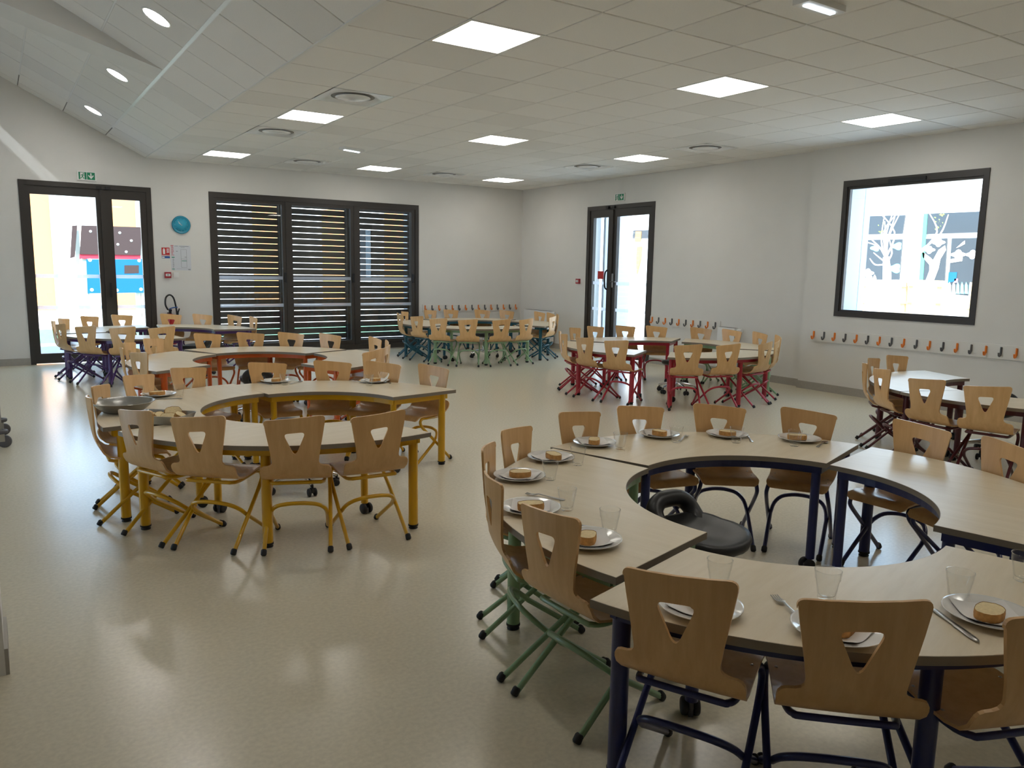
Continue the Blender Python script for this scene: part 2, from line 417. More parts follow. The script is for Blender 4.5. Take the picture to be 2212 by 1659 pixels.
w = MB(); w.prism([(1.515, 3.366), (XRIDGE, 3.366 + 0.29 * (1.515 - XRIDGE)), (XRIDGE, ZRIDGE), (1.515, 3.370)], 'y', 8.51, 9.00)
struct(w.build('trim_1', 'wall_paint'))      # boxed rafter under the sloped ceiling

# ------------------------------------------------------------------ lights in the ceiling
led_me = MB().box(-0.272, 0.272, -0.272, 0.272, 0.003, 0.006).mesh('diffuser', 'led')
fr = MB()
for a, b2, c2, d2 in ((-0.297, 0.297, -0.297, -0.273), (-0.297, 0.297, 0.273, 0.297), (-0.297, -0.273, -0.273, 0.273), (0.273, 0.297, -0.273, 0.273)):
    fr.box(a, b2, c2, d2, 0.0, 0.012)
fr_me = fr.mesh('frame', 'white_plastic')
ROWN = {-7: 'above the blue ring', -1: 'between the blue and yellow rings', 5: 'in the middle row of panels', 11: 'close to the back wall'}
COLN = {0: 'along the sloped ceiling', 4: 'in the middle column', 8: 'on the window side'}
for i, j in PANELS:
    t = empty('ceiling_light', tile_c(i, j))
    tag(t, 'square white LED ceiling panel %s, %s' % (COLN[j], ROWN[i]), 'light', 'square LED ceiling panels')
    link('diffuser', led_me, t); link('frame', fr_me, t)
q = MB()
q.lathe([(0.16, 0.006), (0.185, 0.001), (0.205, -0.006), (0.21, -0.010), (0.19, -0.010), (0.165, -0.004)], 32, True, True)
ring_me = q.mesh('ring', 'white_enamel')
q = MB(); pl = []
H2 = 0.297
for k in range(48):
    a = 2 * PI * k / 48; ca, sa = math.cos(a), math.sin(a); sq = H2 / max(abs(ca), abs(sa))
    pl.append(((0.205 * ca, 0.205 * sa, 0.010), (sq * ca, sq * sa, 0.0), (0.25 * ca if 0.25 < sq else sq * ca, 0.25 * sa if 0.25 < sq else sq * sa, 0.001)))
vs_, fs_ = [], []
for a in pl: vs_ += [a[0], a[2], a[1]]
for k in range(48):
    k2 = (k + 1) % 48
    for m_ in range(2): fs_.append((k * 3 + m_, k2 * 3 + m_, k2 * 3 + m_ + 1, k * 3 + m_ + 1))
q.add(vs_, fs_, True); plate_me = q.mesh('plate', 'white_enamel')
disc_me = MB().lathe([(0.0001, -0.012), (0.12, -0.010), (0.165, -0.002), (0.165, 0.004), (0.0001, 0.004)], 32).mesh('disc', 'white_enamel')
dark_me = MB().lathe([(0.0001, 0.012), (0.205, 0.012), (0.205, 0.0135), (0.0001, 0.0135)], 32).mesh('throat', 'plenum')
for n_, (i, j) in enumerate(DIFF):
    t = empty('air_diffuser', tile_c(i, j))
    where = ['nearest the panel between the blue and yellow rings', 'between two panels beside the sloped ceiling', 'by the back wall above the louvres',
             'by the back wall near the room corner', 'on the window side above the corner door', 'on the window side above the wall step'][n_]
    tag(t, 'glossy white square air diffuser ' + where, 'vent', 'ceiling air diffusers')
    link('plate', plate_me, t); link('disc', disc_me, t); link('throat', dark_me, t)
for n_, (i, j) in enumerate(((-4, 2), (8, 2))):
    c = tile_c(i, j); t = empty('emergency_light', c, 0.35 if n_ else 0.0)
    tag(t, ['slim white emergency light with blue-white strip above the red ring', 'small emergency light in the far ceiling between the vents'][n_], 'light', 'emergency lights')
    MB().box(-0.17, 0.17, -0.06, 0.06, -0.035, 0.002).build('housing', 'white_plastic', t)
    MB().box(-0.13, 0.13, -0.018, 0.018, -0.043, -0.0355).build('light_strip', 'emergency_led', t)
DLN = ['in the sloped ceiling before the beam', 'just beyond the white beam', 'closest to the back wall', 'added out of view in the sloped ceiling beside the partition', 'added out of view in the sloped ceiling over the entrance side', 'in the sloped ceiling by the front wall']
for n_, i in enumerate((3, 7, 11, -1, -5)):  # last two continue the row unseen, added to brighten the near floor
    s = 0.9; x = XFOLD - s * c_; z = ZC + s * s_; y = GY + 0.6 * (i + 0.5)
    t = empty('downlight', (x, y, z)); t.rotation_euler = tilt.to_euler()
    tag(t, 'round recessed white downlight ' + DLN[n_], 'light', 'round downlights in the sloped ceiling')
    MB().lathe([(0.0001, -0.001), (0.105, -0.001), (0.105, -0.003), (0.0001, -0.003)], 28).build('lens', 'downlight', t)
    MB().lathe([(0.106, 0.0), (0.106, -0.005), (0.122, -0.004), (0.125, 0.0)], 28).build('trim_ring', 'white_plastic', t)

# ------------------------------------------------------------------ doors and windows
def framed(q, x0, x1, z0, z1, wl_, wr_, wb_, wt_, y0, y1, axis):
    for a, b2, c2, d2 in ((x0, x0 + wl_, z0, z1), (x1 - wr_, x1, z0, z1), (x0 + wl_, x1 - wr_, z0, z0 + wb_), (x0 + wl_, x1 - wr_, z1 - wt_, z1)):
        if b2 - a > 1e-4 and d2 - c2 > 1e-4:
            if axis == 'y': q.box(a, b2, y0, y1, c2, d2)
            else: q.box(y0, y1, a, b2, c2, d2)
    return q
# glazed front in the left wall, unseen, inferred and added for the cool daylight
d = struct(empty('window_3'))
framed(MB(), LW[0], LW[1], LW[2], LW[3], 0.07, 0.07, 0.08, 0.08, XL - 0.12, XL + 0.01, 'x').build('frame', 'frame_dark', d)
for y in (7.6,): box_obj('mullion', 'frame_dark', (XL - 0.11, XL, y - 0.05, y + 0.05, LW[2] + 0.08, LW[3] - 0.08), d)
box_obj('glass_pane', 'window_glass', (XL - 0.06, XL - 0.054, LW[0] + 0.07, LW[1] - 0.07, LW[2] + 0.08, LW[3] - 0.08), d)
box_obj('sun_blocker', 'wall_paint', (XL - 4.0, XL - 0.2, 3.0, 12.0, 2.75, 2.95), d)  # unseen slab over the glazing, added to keep direct sun out
# back double door (normal along y)
d = struct(empty('door_1', (0, 0, 0)))
framed(MB(), D1[0], D1[1], 0, D1[2], 0.07, 0.07, 0.0, 0.07, YB - 0.012, YB + 0.10, 'y').build('frame', 'frame_dark', d)
lf = framed(MB(), D1[0] + 0.07, 1.452, 0.012, D1[2] - 0.07, 0.065, 0.10, 0.145, 0.122, YB + 0.004, YB + 0.07, 'y').build('leaf', 'frame_dark', d)
rf = framed(MB(), 1.457, D1[1] - 0.07, 0.012, D1[2] - 0.07, 0.11, 0.09, 0.145, 0.135, YB + 0.004, YB + 0.07, 'y').build('leaf', 'frame_dark', d)
box_obj('astragal', 'frame_dark', (1.41, 1.50, YB - 0.020, YB + 0.003, 0.02, D1[2] - 0.08), lf)
for par, (a, b2) in ((lf, (D1[0] + 0.135, 1.352)), (rf, (1.567, D1[1] - 0.16))):
    g = box_obj('glass_pane', 'window_glass', (a, b2, YB + 0.033, YB + 0.039, 0.157, 2.455 if par is lf else 2.44), par)
    for z in (1.29, 0.83): box_obj('frosted_band', 'frosted', (a, b2, YB + 0.0300, YB + 0.0315, z - 0.027, z + 0.027), par)
for x in (1.40, 1.52):
    MB().box(x - 0.035, x + 0.035, YB - 0.045, YB - 0.0125, 2.575, 2.615).build('door_closer', 'black_rubber', d)
MB().box(1.472, 1.497, YB - 0.055, YB - 0.021, 0.98, 1.20).build('door_handle', 'black_rubber', rf)
# louvred triple window
d = struct(empty('window_1'))
fq = framed(MB(), LV[0], LV[1], LV[2], LV[3], 0.07, 0.07, 0.09, 0.085, YB - 0.012, YB + 0.10, 'y')
fq.build('frame', 'frame_dark', d)
BAYS = [(3.026, 4.125, 4.21), (4.21, 5.355, 5.43), (5.43, 6.475, 6.61)]
for n_, (a, ge, b2) in enumerate(BAYS):
    sa = framed(MB(), a, b2, LV[2] + 0.09, LV[3] - 0.085, 0.05 if n_ == 0 else 0.085, 0.085 if n_ < 2 else 0.075, 0.08, 0.05, YB + 0.002, YB + 0.07, 'y').build('sash', 'frame_dark', d)
    l0 = a + (0.05 if n_ == 0 else 0.085); r0 = b2 - (0.085 if n_ < 2 else 0.075)
    box_obj('glass_pane', 'window_glass', (l0, r0, YB + 0.033, YB + 0.039, LV[2] + 0.17, LV[3] - 0.135), sa)
    for z in (1.29, 0.83): box_obj('frosted_band', 'frosted', (l0, r0, YB + 0.029, YB + 0.031, z - 0.027, z + 0.027), sa)
    if n_ > 0: box_obj('mullion', 'frame_dark', (a - 0.028, a + 0.028, YB - 0.008, YB + 0.10, LV[2] + 0.09, LV[3] - 0.085), d)
    # louvre blades outside the glass
    xa, xb = a + 0.06, b2 + 0.055 - (0.10 if n_ < 2 else 0.02)
    sl = MB().box(-(xb - xa) / 2, (xb - xa) / 2, -0.006, 0.006, -0.047, 0.047)
    sl.box((xb - xa) / 2 - 0.012, (xb - xa) / 2, -0.02, 0.03, -0.043, 0.055)
    sme = sl.mesh('louvre_blade', 'slat_dark')
    for k in range(24):
        o = link('louvre_blade', sme, d, ((xa + xb) / 2, YB + 0.36, 2.545 - 0.1045 * k)); o.rotation_euler = (math.radians(-14), 0, 0)
    box_obj('blade_carrier', 'slat_dark', (xb + 0.002, xb + (0.11 if n_ < 2 else 0.02), YB + 0.30, YB + 0.42, 0.03, 2.66), d)
    MB().box(b2 - 0.068, b2 - 0.040, YB - 0.05, YB - 0.0085, 1.22, 1.38).build('window_handle', 'black_rubber', sa)
box_obj('reveal', 'reveal_metal', (LV[1] - 0.02, LV[1] + 0.02, YB + 0.11, YB + 0.60, 0.02, 2.65), d)
# right door (normal along x)
d = struct(empty('door_2'))
framed(MB(), D2[0], D2[1], 0, D2[2], 0.075, 0.075, 0.0, 0.07, XF - 0.012, XF + 0.10, 'x').build('frame', 'frame_dark', d)
YM = 10.49
lf = framed(MB(), YM + 0.003, D2[1] - 0.075, 0.012, D2[2] - 0.07, 0.09, 0.09, 0.145, 0.13, XF + 0.004, XF + 0.07, 'x').build('leaf', 'frame_dark', d)
rf = framed(MB(), D2[0] + 0.075, YM - 0.003, 0.012, D2[2] - 0.07, 0.07, 0.13, 0.145, 0.13, XF + 0.004, XF + 0.07, 'x').build('leaf', 'frame_dark', d)
box_obj('astragal', 'frame_dark', (XF - 0.020, XF + 0.003, YM - 0.05, YM + 0.04, 0.02, D2[2] - 0.08), lf)
for par, (a, b2) in ((lf, (YM + 0.093, D2[1] - 0.165)), (rf, (D2[0] + 0.145, YM - 0.133))):
    box_obj('glass_pane', 'window_glass', (XF + 0.033, XF + 0.039, a, b2, 0.157, D2[2] - 0.2), par)
    for z in (1.29, 0.83): box_obj('frosted_band', 'frosted', (XF + 0.029, XF + 0.031, a, b2, z - 0.027, z + 0.027), par)
tag(box_obj('red_sticker', 'sign_red', (XF + 0.028, XF + 0.0285, 10.70, 10.86, 1.36, 1.50), lf))
for y in (10.42, 10.58): MB().box(XF - 0.045, XF - 0.0125, y - 0.035, y + 0.035, 2.575, 2.615).build('door_closer', 'black_rubber', d)
hd = MB(); hd.tube(catmull([(XF + 0.0, YM + 0.075, 1.52), (XF - 0.05, YM + 0.07, 1.48), (XF - 0.065, YM + 0.07, 1.36), (XF - 0.05, YM + 0.07, 1.22), (XF + 0.0, YM + 0.075, 1.18)], 4), 0.014, 8)
hd.build('pull_handle', 'black_rubber', lf)
hd = MB(); hd.box(XF - 0.016, XF + 0.003, YM - 0.10, YM - 0.06, 1.22, 1.46); hd.tube([(XF - 0.015, YM - 0.08, 1.32), (XF - 0.06, YM - 0.08, 1.32), (XF - 0.06, YM - 0.21, 1.32)], 0.010, 8)
hd.build('lever_handle', 'steel', rf)
box_obj('reveal', 'reveal_metal', (XF + 0.33, XF + 0.95, D2[1] - 0.12, D2[1] - 0.06, 0, 2.75), d)
box_obj('reveal', 'reveal_metal', (XF + 0.33, XF + 0.95, D2[0] - 0.10, D2[0] - 0.05, 0, 2.75), d)
# right window
d = struct(empty('window_2'))
framed(MB(), W3[0], W3[1], W3[2], W3[3], 0.055, 0.055, 0.065, 0.075, XN - 0.012, XN + 0.10, 'x').build('frame', 'frame_dark', d)
framed(MB(), W3[0] + 0.055, W3[1] - 0.055, W3[2] + 0.065, W3[3] - 0.075, 0.02, 0.03, 0.02, 0.03, XN + 0.01, XN + 0.06, 'x').build('sash', 'frame_dark', d)
box_obj('glass_pane', 'window_glass', (XN + 0.033, XN + 0.039, W3[0] + 0.07, W3[1] - 0.08, W3[2] + 0.08, W3[3] - 0.10), d)
MB().box(XN - 0.035, XN - 0.0125, 4.95, 5.40, 2.592, 2.632).build('window_restrictor', 'black_rubber', d)
rv = MB().box(XN + 0.10, XN + 0.52, W3[1] - 0.055, W3[1] - 0.03, W3[2], W3[3])
rv.build('reveal', 'reveal_metal', d)
box_obj('reveal_joint', 'ext_grey', (XN + 0.385, XN + 0.392, W3[1] - 0.0565, W3[1] - 0.055, W3[2], W3[3]), d)
box_obj('reveal', 'reveal_metal', (XN + 0.10, XN + 0.52, W3[0] + 0.03, W3[0] + 0.055, W3[2], W3[3]), d)
box_obj('window_sill', 'reveal_metal', (XN + 0.10, XN + 0.52, W3[0] + 0.055, W3[1] - 0.055, W3[2] + 0.01, W3[2] + 0.03), d)

# ------------------------------------------------------------------ chairs
PROF = catmull([(-0.016, 0.775, 0), (-0.012, 0.70, 0), (-0.006, 0.62, 0), (0.002, 0.55, 0), (0.012, 0.495, 0), (0.027, 0.45, 0), (0.051, 0.413, 0), (0.085, 0.391, 0),
                (0.13, 0.381, 0), (0.20, 0.379, 0), (0.28, 0.384, 0), (0.335, 0.389, 0), (0.372, 0.387, 0), (0.393, 0.375, 0), (0.400, 0.358, 0)], 6)
PS = [0.0]
for a, b2 in zip(PROF, PROF[1:]): PS.append(PS[-1] + (b2 - a).length)
SL = PS[-1]
def s_of_z(z):
    for i in range(len(PROF) - 1):
        if PROF[i].y >= z >= PROF[i + 1].y: return PS[i] + (PS[i + 1] - PS[i]) * (PROF[i].y - z) / max(1e-6, PROF[i].y - PROF[i + 1].y)
    return 0.0
def prof_at(s):
    s = max(0, min(SL - 1e-6, s))
    for i in range(len(PS) - 1):
        if PS[i] <= s <= PS[i + 1]:
            t = (s - PS[i]) / (PS[i + 1] - PS[i]); p = PROF[i].lerp(PROF[i + 1], t)
            a, b2 = PROF[max(i - 1, 0)], PROF[min(i + 2, len(PROF) - 1)]
            return p, (b2 - a).normalized()
SLANT = 0.085
def shell_point(u, s):
    p, t = prof_at(s); n = Vector((t.y * -1, t.x))          # normal in (y, z); points up / forward
    n = Vector((-t.y, t.x))
    if n.x < 0 and s < SL * 0.4: n = -n
    if s >= SL * 0.4 and n.y < 0: n = -n
    k = max(0.0, min(1.0, 1 - (s - 0.18) / 0.20))
    bend = (0.75 * k + 0.10 * (1 - k)) * u * u
    return Vector((u, p.x + n.x * bend, p.y + n.y * bend)), Vector((0, n.x, n.y))
def make_shell():
    zt = 0.73
    half = [(0.118, 0.50), (0.119, 0.488), (0.126, 0.478), (0.140, 0.472), (0.160, 0.469), (0.172, 0.463), (0.179, 0.452), (0.181, 0.438), (0.180, 0.42)]
    R = [(u, s_of_z(z)) for u, z in half]
    s1 = s_of_z(0.395)
    seat = [(0.176, s1), (0.170, s1 + 0.06), (0.163, s1 + 0.15), (0.159, s1 + 0.24), (0.158, SL - 0.035), (0.150, SL - 0.012), (0.132, SL)]
    top_r = fillet([(0.0, s_of_z(zt)), (0.158, s_of_z(zt + SLANT * 0.158)), (0.118, s_of_z(0.50))], [0, 0.024, 0], 5)[1:-1]
    top_l = fillet([(-0.118, s_of_z(0.50)), (-0.158, s_of_z(zt - SLANT * 0.158)), (0.0, s_of_z(zt))], [0, 0.024, 0], 5)[1:-1]
    sideR = [(0.151, s_of_z(0.70)), (0.143, s_of_z(0.65)), (0.134, s_of_z(0.60)), (0.125, s_of_z(0.55))]
    right = top_r + sideR + R + seat
    left = [(-u, s) for u, s in (seat[::-1] + R[::-1] + sideR[::-1])] + top_l
    tops = [(u, s_of_z(zt + SLANT * u)) for u in (-0.08, 0.0, 0.08)]
    fr_ = [(0.06, SL), (0.0, SL), (-0.06, SL)]
    outer = right + fr_ + left + tops
    slot = fillet([(-0.056, s_of_z(0.653 - SLANT * 0.056)), (0.056, s_of_z(0.653 + SLANT * 0.056)), (0.0, s_of_z(0.522))], [0.017, 0.017, 0.017], 5)
    pts = [Vector(p) for p in outer] + [Vector(p) for p in slot]
    no, ns = len(outer), len(slot)
    edges = [(i, (i + 1) % no) for i in range(no)] + [(no + i, no + (i + 1) % ns) for i in range(ns)]
    def near(p): return any((Vector(q) - p).length < 0.011 for q in outer + slot)
    s = 0.02
    while s < SL - 0.005:
        u = -0.165
        while u <= 0.166:
            p = Vector((u, s))
            if inside(p, outer) and not inside(p, slot) and not near(p): pts.append(p)
            u += 0.033
        s += 0.018
    res = delaunay_2d_cdt(pts, edges, [], 0, 1e-6)
    V2, F2 = res[0], res[2]
    tris = []
    for f in F2:
        c = sum((V2[i] for i in f), Vector((0, 0))) / len(f)
        if inside(c, outer) and not inside(c, slot): tris.append(tuple(f))
    th = 0.0048; q = MB(); A, B = [], []
    for p in V2:
        P3, n3 = shell_point(p.x, p.y); A.append(P3 + n3 * th); B.append(P3 - n3 * th)
    q.add(A, tris, True); q.add(B, [t[::-1] for t in tris], True)
    cnt = {}
    for t in tris:
        for a, b2 in ((t[0], t[1]), (t[1], t[2]), (t[2], t[0])): cnt.setdefault((min(a, b2), max(a, b2)), []).append((a, b2))
    for k, v in cnt.items():
        if len(v) == 1:
            a, b2 = v[0]; q.add([A[a], B[a], B[b2], A[b2]], [(0, 1, 2, 3)])
    return q
shell_q = make_shell()
def shell_mesh():
    me = bpy.data.meshes.new('shell'); me.from_pydata(shell_q.v, [], shell_q.f)
    me.polygons.foreach_set('use_smooth', shell_q.sm); me.materials.append(MATS['beech']); me.update(); return me
SHELL = shell_mesh()
CAP = MB().lathe([(0.0001, -0.001), (0.0125, -0.001), (0.0155, 0.004), (0.0150, 0.024), (0.0115, 0.030)], 12).mesh('foot_cap', 'black_rubber')
RIVET = MB().lathe([(0.0001, 0.0025), (0.004, 0.0018), (0.0055, 0.0)], 8).mesh('rivet', 'screw')
RT = 0.0112
CH = {}
def chair_meshes(col):
    if col in CH: return CH[col]
    fm = 'frame_' + col; d = {}
    for sx, nm in ((1, 'R'), (-1, 'L')):
        d['rear' + nm] = MB().tube(catmull([(sx * 0.170, 0.004, 0.008), (sx * 0.167, 0.12, 0.112), (sx * 0.163, 0.26, 0.234), (sx * 0.158, 0.345, 0.308), (sx * 0.153, 0.362, 0.340), (sx * 0.148, 0.352, 0.362), (sx * 0.142, 0.32, 0.370)], 3), RT, 8).mesh('leg', fm)
        d['front' + nm] = MB().tube([(sx * 0.140, 0.428, 0.008), (sx * 0.145, 0.30, 0.092), (sx * 0.148, 0.195, 0.160)], RT, 8).mesh('leg', fm)
    d['rail'] = MB().tube(catmull([(-0.142, 0.322, 0.3705), (-0.139, 0.20, 0.362), (-0.136, 0.13, 0.360), (-0.124, 0.088, 0.366), (-0.10, 0.078, 0.368), (0.10, 0.078, 0.368), (0.124, 0.088, 0.366), (0.136, 0.13, 0.360), (0.139, 0.20, 0.362), (0.142, 0.322, 0.3705)], 3), RT * 0.9, 8).mesh('seat_rail', fm)
    d['arch'] = MB().tube(catmull([(-0.148, 0.197, 0.158), (-0.138, 0.145, 0.203), (-0.105, 0.105, 0.236), (-0.05, 0.088, 0.250), (0, 0.084, 0.253), (0.05, 0.088, 0.250), (0.105, 0.105, 0.236), (0.138, 0.145, 0.203), (0.148, 0.197, 0.158)], 3), RT, 8).mesh('arch_brace', fm)
    CH[col] = d; return d
def make_chair(col, loc, rz, label, group, rivets=False):
    d = chair_meshes(col); t = empty('school_chair', loc, rz); tag(t, label, 'chair', group)
    link('shell', SHELL, t)
    for k, foot, tilt_ in (('rearR', (0.170, 0.0, 0), (-0.75, 0, 0)), ('rearL', (-0.170, 0.0, 0), (-0.75, 0, 0)), ('frontR', (0.140, 0.428, 0), (0.85, 0, 0)), ('frontL', (-0.140, 0.428, 0), (0.85, 0, 0))):
        lg = link('leg', d[k], t)
        c = link('foot_cap', CAP, lg, (foot[0], foot[1], 0.006)); c.rotation_euler = (tilt_[0] * 0.75, 0, 0)
    link('seat_rail', d['rail'], t); link('arch_brace', d['arch'], t)
    if rivets:
        for u in (-0.140, 0.140):
            for s in (s_of_z(0.395) + 0.10, s_of_z(0.395) + 0.21):
                P3, n3 = shell_point(u, s); o = link('rivet', RIVET, t, P3 + n3 * 0.0048)
                o.rotation_euler = Vector((0, n3.y, n3.z)).to_track_quat('Z', 'Y').to_euler()
    return t

# ------------------------------------------------------------------ curved tables (90 degree ring segments)
RI, RO, ZT, TH = 0.64, 1.22, 0.578, 0.025
def arc_poly(r0, r1, a0, a1, n=28):
    return [(r1 * math.cos(a0 + (a1 - a0) * k / n), r1 * math.sin(a0 + (a1 - a0) * k / n)) for k in range(n + 1)] + \
           [(r0 * math.cos(a1 + (a0 - a1) * k / n), r0 * math.sin(a1 + (a0 - a1) * k / n)) for k in range(n + 1)]
def ring_strip(q, r0, r1, a0, a1, z0, z1, n=28, smooth=False):
    vs, fs = [], []
    for k in range(n + 1):
        a = a0 + (a1 - a0) * k / n
        for r, z in ((r0, z0), (r1, z0), (r1, z1), (r0, z1)): vs.append((r * math.cos(a), r * math.sin(a), z))
    for k in range(n):
        for m_ in range(4):
            fs.append((k * 4 + m_, k * 4 + (m_ + 1) % 4, k * 4 + 4 + (m_ + 1) % 4, k * 4 + 4 + m_))
    fs += [(0, 1, 2, 3), (n * 4 + 3, n * 4 + 2, n * 4 + 1, n * 4)]
    q.add(vs, fs, smooth)
TOP_ME = None
def radial_bar(q, ang, r0, r1, w0, w1, z0, z1):      # bar along radius at angle, lateral offsets w0..w1
    ca, sa = math.cos(ang), math.sin(ang)
    P = lambda r, w_, z: (r * ca - w_ * sa, r * sa + w_ * ca, z)
    q.add([P(r0, w0, z0), P(r1, w0, z0), P(r1, w1, z0), P(r0, w1, z0), P(r0, w0, z1), P(r1, w0, z1), P(r1, w1, z1), P(r0, w1, z1)],
          [(0, 3, 2, 1), (4, 5, 6, 7), (0, 1, 5, 4), (1, 2, 6, 5), (2, 3, 7, 6), (3, 0, 4, 7)])
HP = PI / 2
tq = MB(); ring_strip(tq, RI + 0.002, RO - 0.002, 0.0016, HP - 0.0016, ZT - TH + 0.0005, ZT); TOP_ME = tq.mesh('tabletop', 'laminate')
eq = MB(); ring_strip(eq, RO - 0.0018, RO, 0, HP, ZT - TH, ZT - 0.0008, 36); ring_strip(eq, RI, RI + 0.0018, 0, HP, ZT - TH, ZT - 0.0008, 28)
radial_bar(eq, 0, RI, RO, 0, 0.0018, ZT - TH, ZT - 0.0008); radial_bar(eq, HP, RI, RO, -0.0018, 0, ZT - TH, ZT - 0.0008)
EDGE_ME = eq.mesh('edge_band', 'table_edge')
TM = {}
CW = MB()
def wheel_profile(): return [(0.0001, -0.011), (0.026, -0.011), (0.031, -0.007), (0.0315, 0.0), (0.031, 0.007), (0.026, 0.011), (0.0001, 0.011)]
WH_ME = MB().lathe(wheel_profile(), 20).xf(Matrix.Rotation(PI / 2, 4, 'X')).mesh('wheel', 'black_rubber')
HUB_ME = MB().box(-0.016, 0.020, -0.008, 0.008, 0.0, 0.036).tube([(0.016, 0, 0.03), (0.016, 0, 0.062)], 0.011, 10).mesh('caster_fork', 'grey_rubber')
TFOOT = MB().lathe([(0.0001, 0.0), (0.025, 0.0), (0.027, 0.004), (0.022, 0.010), (0.024, 0.014), (0.0295, 0.016), (0.0295, 0.026)], 18).mesh('foot', 'black_rubber')
def table_meshes(col):
    if col in TM: return TM[col]
    fm = 'frame_' + col; z0, z1 = ZT - TH - 0.040, ZT - TH; d = {}
    q = MB(); ring_strip(q, RO - 0.075, RO - 0.055, 0.05, HP - 0.05, z0, z1, 24); d['outer'] = q.mesh('apron_rail', fm)
    q = MB(); ring_strip(q, RI + 0.022, RI + 0.042, 0.05, HP - 0.05, z0, z1, 20); d['inner'] = q.mesh('apron_rail', fm)
    q = MB(); radial_bar(q, 0, RI + 0.03, RO - 0.06, 0.030, 0.050, z0, z1); d['end0'] = q.mesh('end_rail', fm)
    q = MB(); radial_bar(q, HP, RI + 0.03, RO - 0.06, -0.050, -0.030, z0, z1); d['end1'] = q.mesh('end_rail', fm)
    d['leg'] = MB().tube([(0, 0, 0.024), (0, 0, z1)], 0.0275, 18).mesh('leg', fm)
    d['cleg'] = MB().tube([(0, 0, 0.062), (0, 0, z1)], 0.0225, 16).mesh('leg', fm)
    TM[col] = d; return d
def make_table(col, cx, cy, start, label, group):
    d = table_meshes(col); t = empty('curved_table', (cx, cy, 0), math.radians(start)); tag(t, label, 'table', group)
    tp = link('tabletop', TOP_ME, t); link('edge_band', EDGE_ME, tp)
    for k, nm in (('outer', 'apron_rail'), ('inner', 'apron_rail'), ('end0', 'end_rail'), ('end1', 'end_rail')): link(nm, d[k], t)
    for a in (math.asin(0.042 / 1.115), PI / 4, HP - math.asin(0.042 / 1.115)):
        lg = link('leg', d['leg'], t, (1.115 * math.cos(a), 1.115 * math.sin(a), 0)); link('foot', TFOOT, lg)
    for a in (0.085, HP - 0.085):
        lg = link('leg', d['cleg'], t, (0.685 * math.cos(a), 0.685 * math.sin(a), 0)); lg.rotation_euler = (0, 0, a * 3 + start)
        c = link('caster_fork', HUB_ME, lg, (-0.016, 0, 0.0)); 
        for y in (-0.0205, 0.0205): link('wheel', WH_ME, lg, (-0.016, y, 0.0315))
    return t
ORD = ['first', 'second', 'third', 'fourth']
NOM = (12.8, 33.6, 56.4, 77.2)
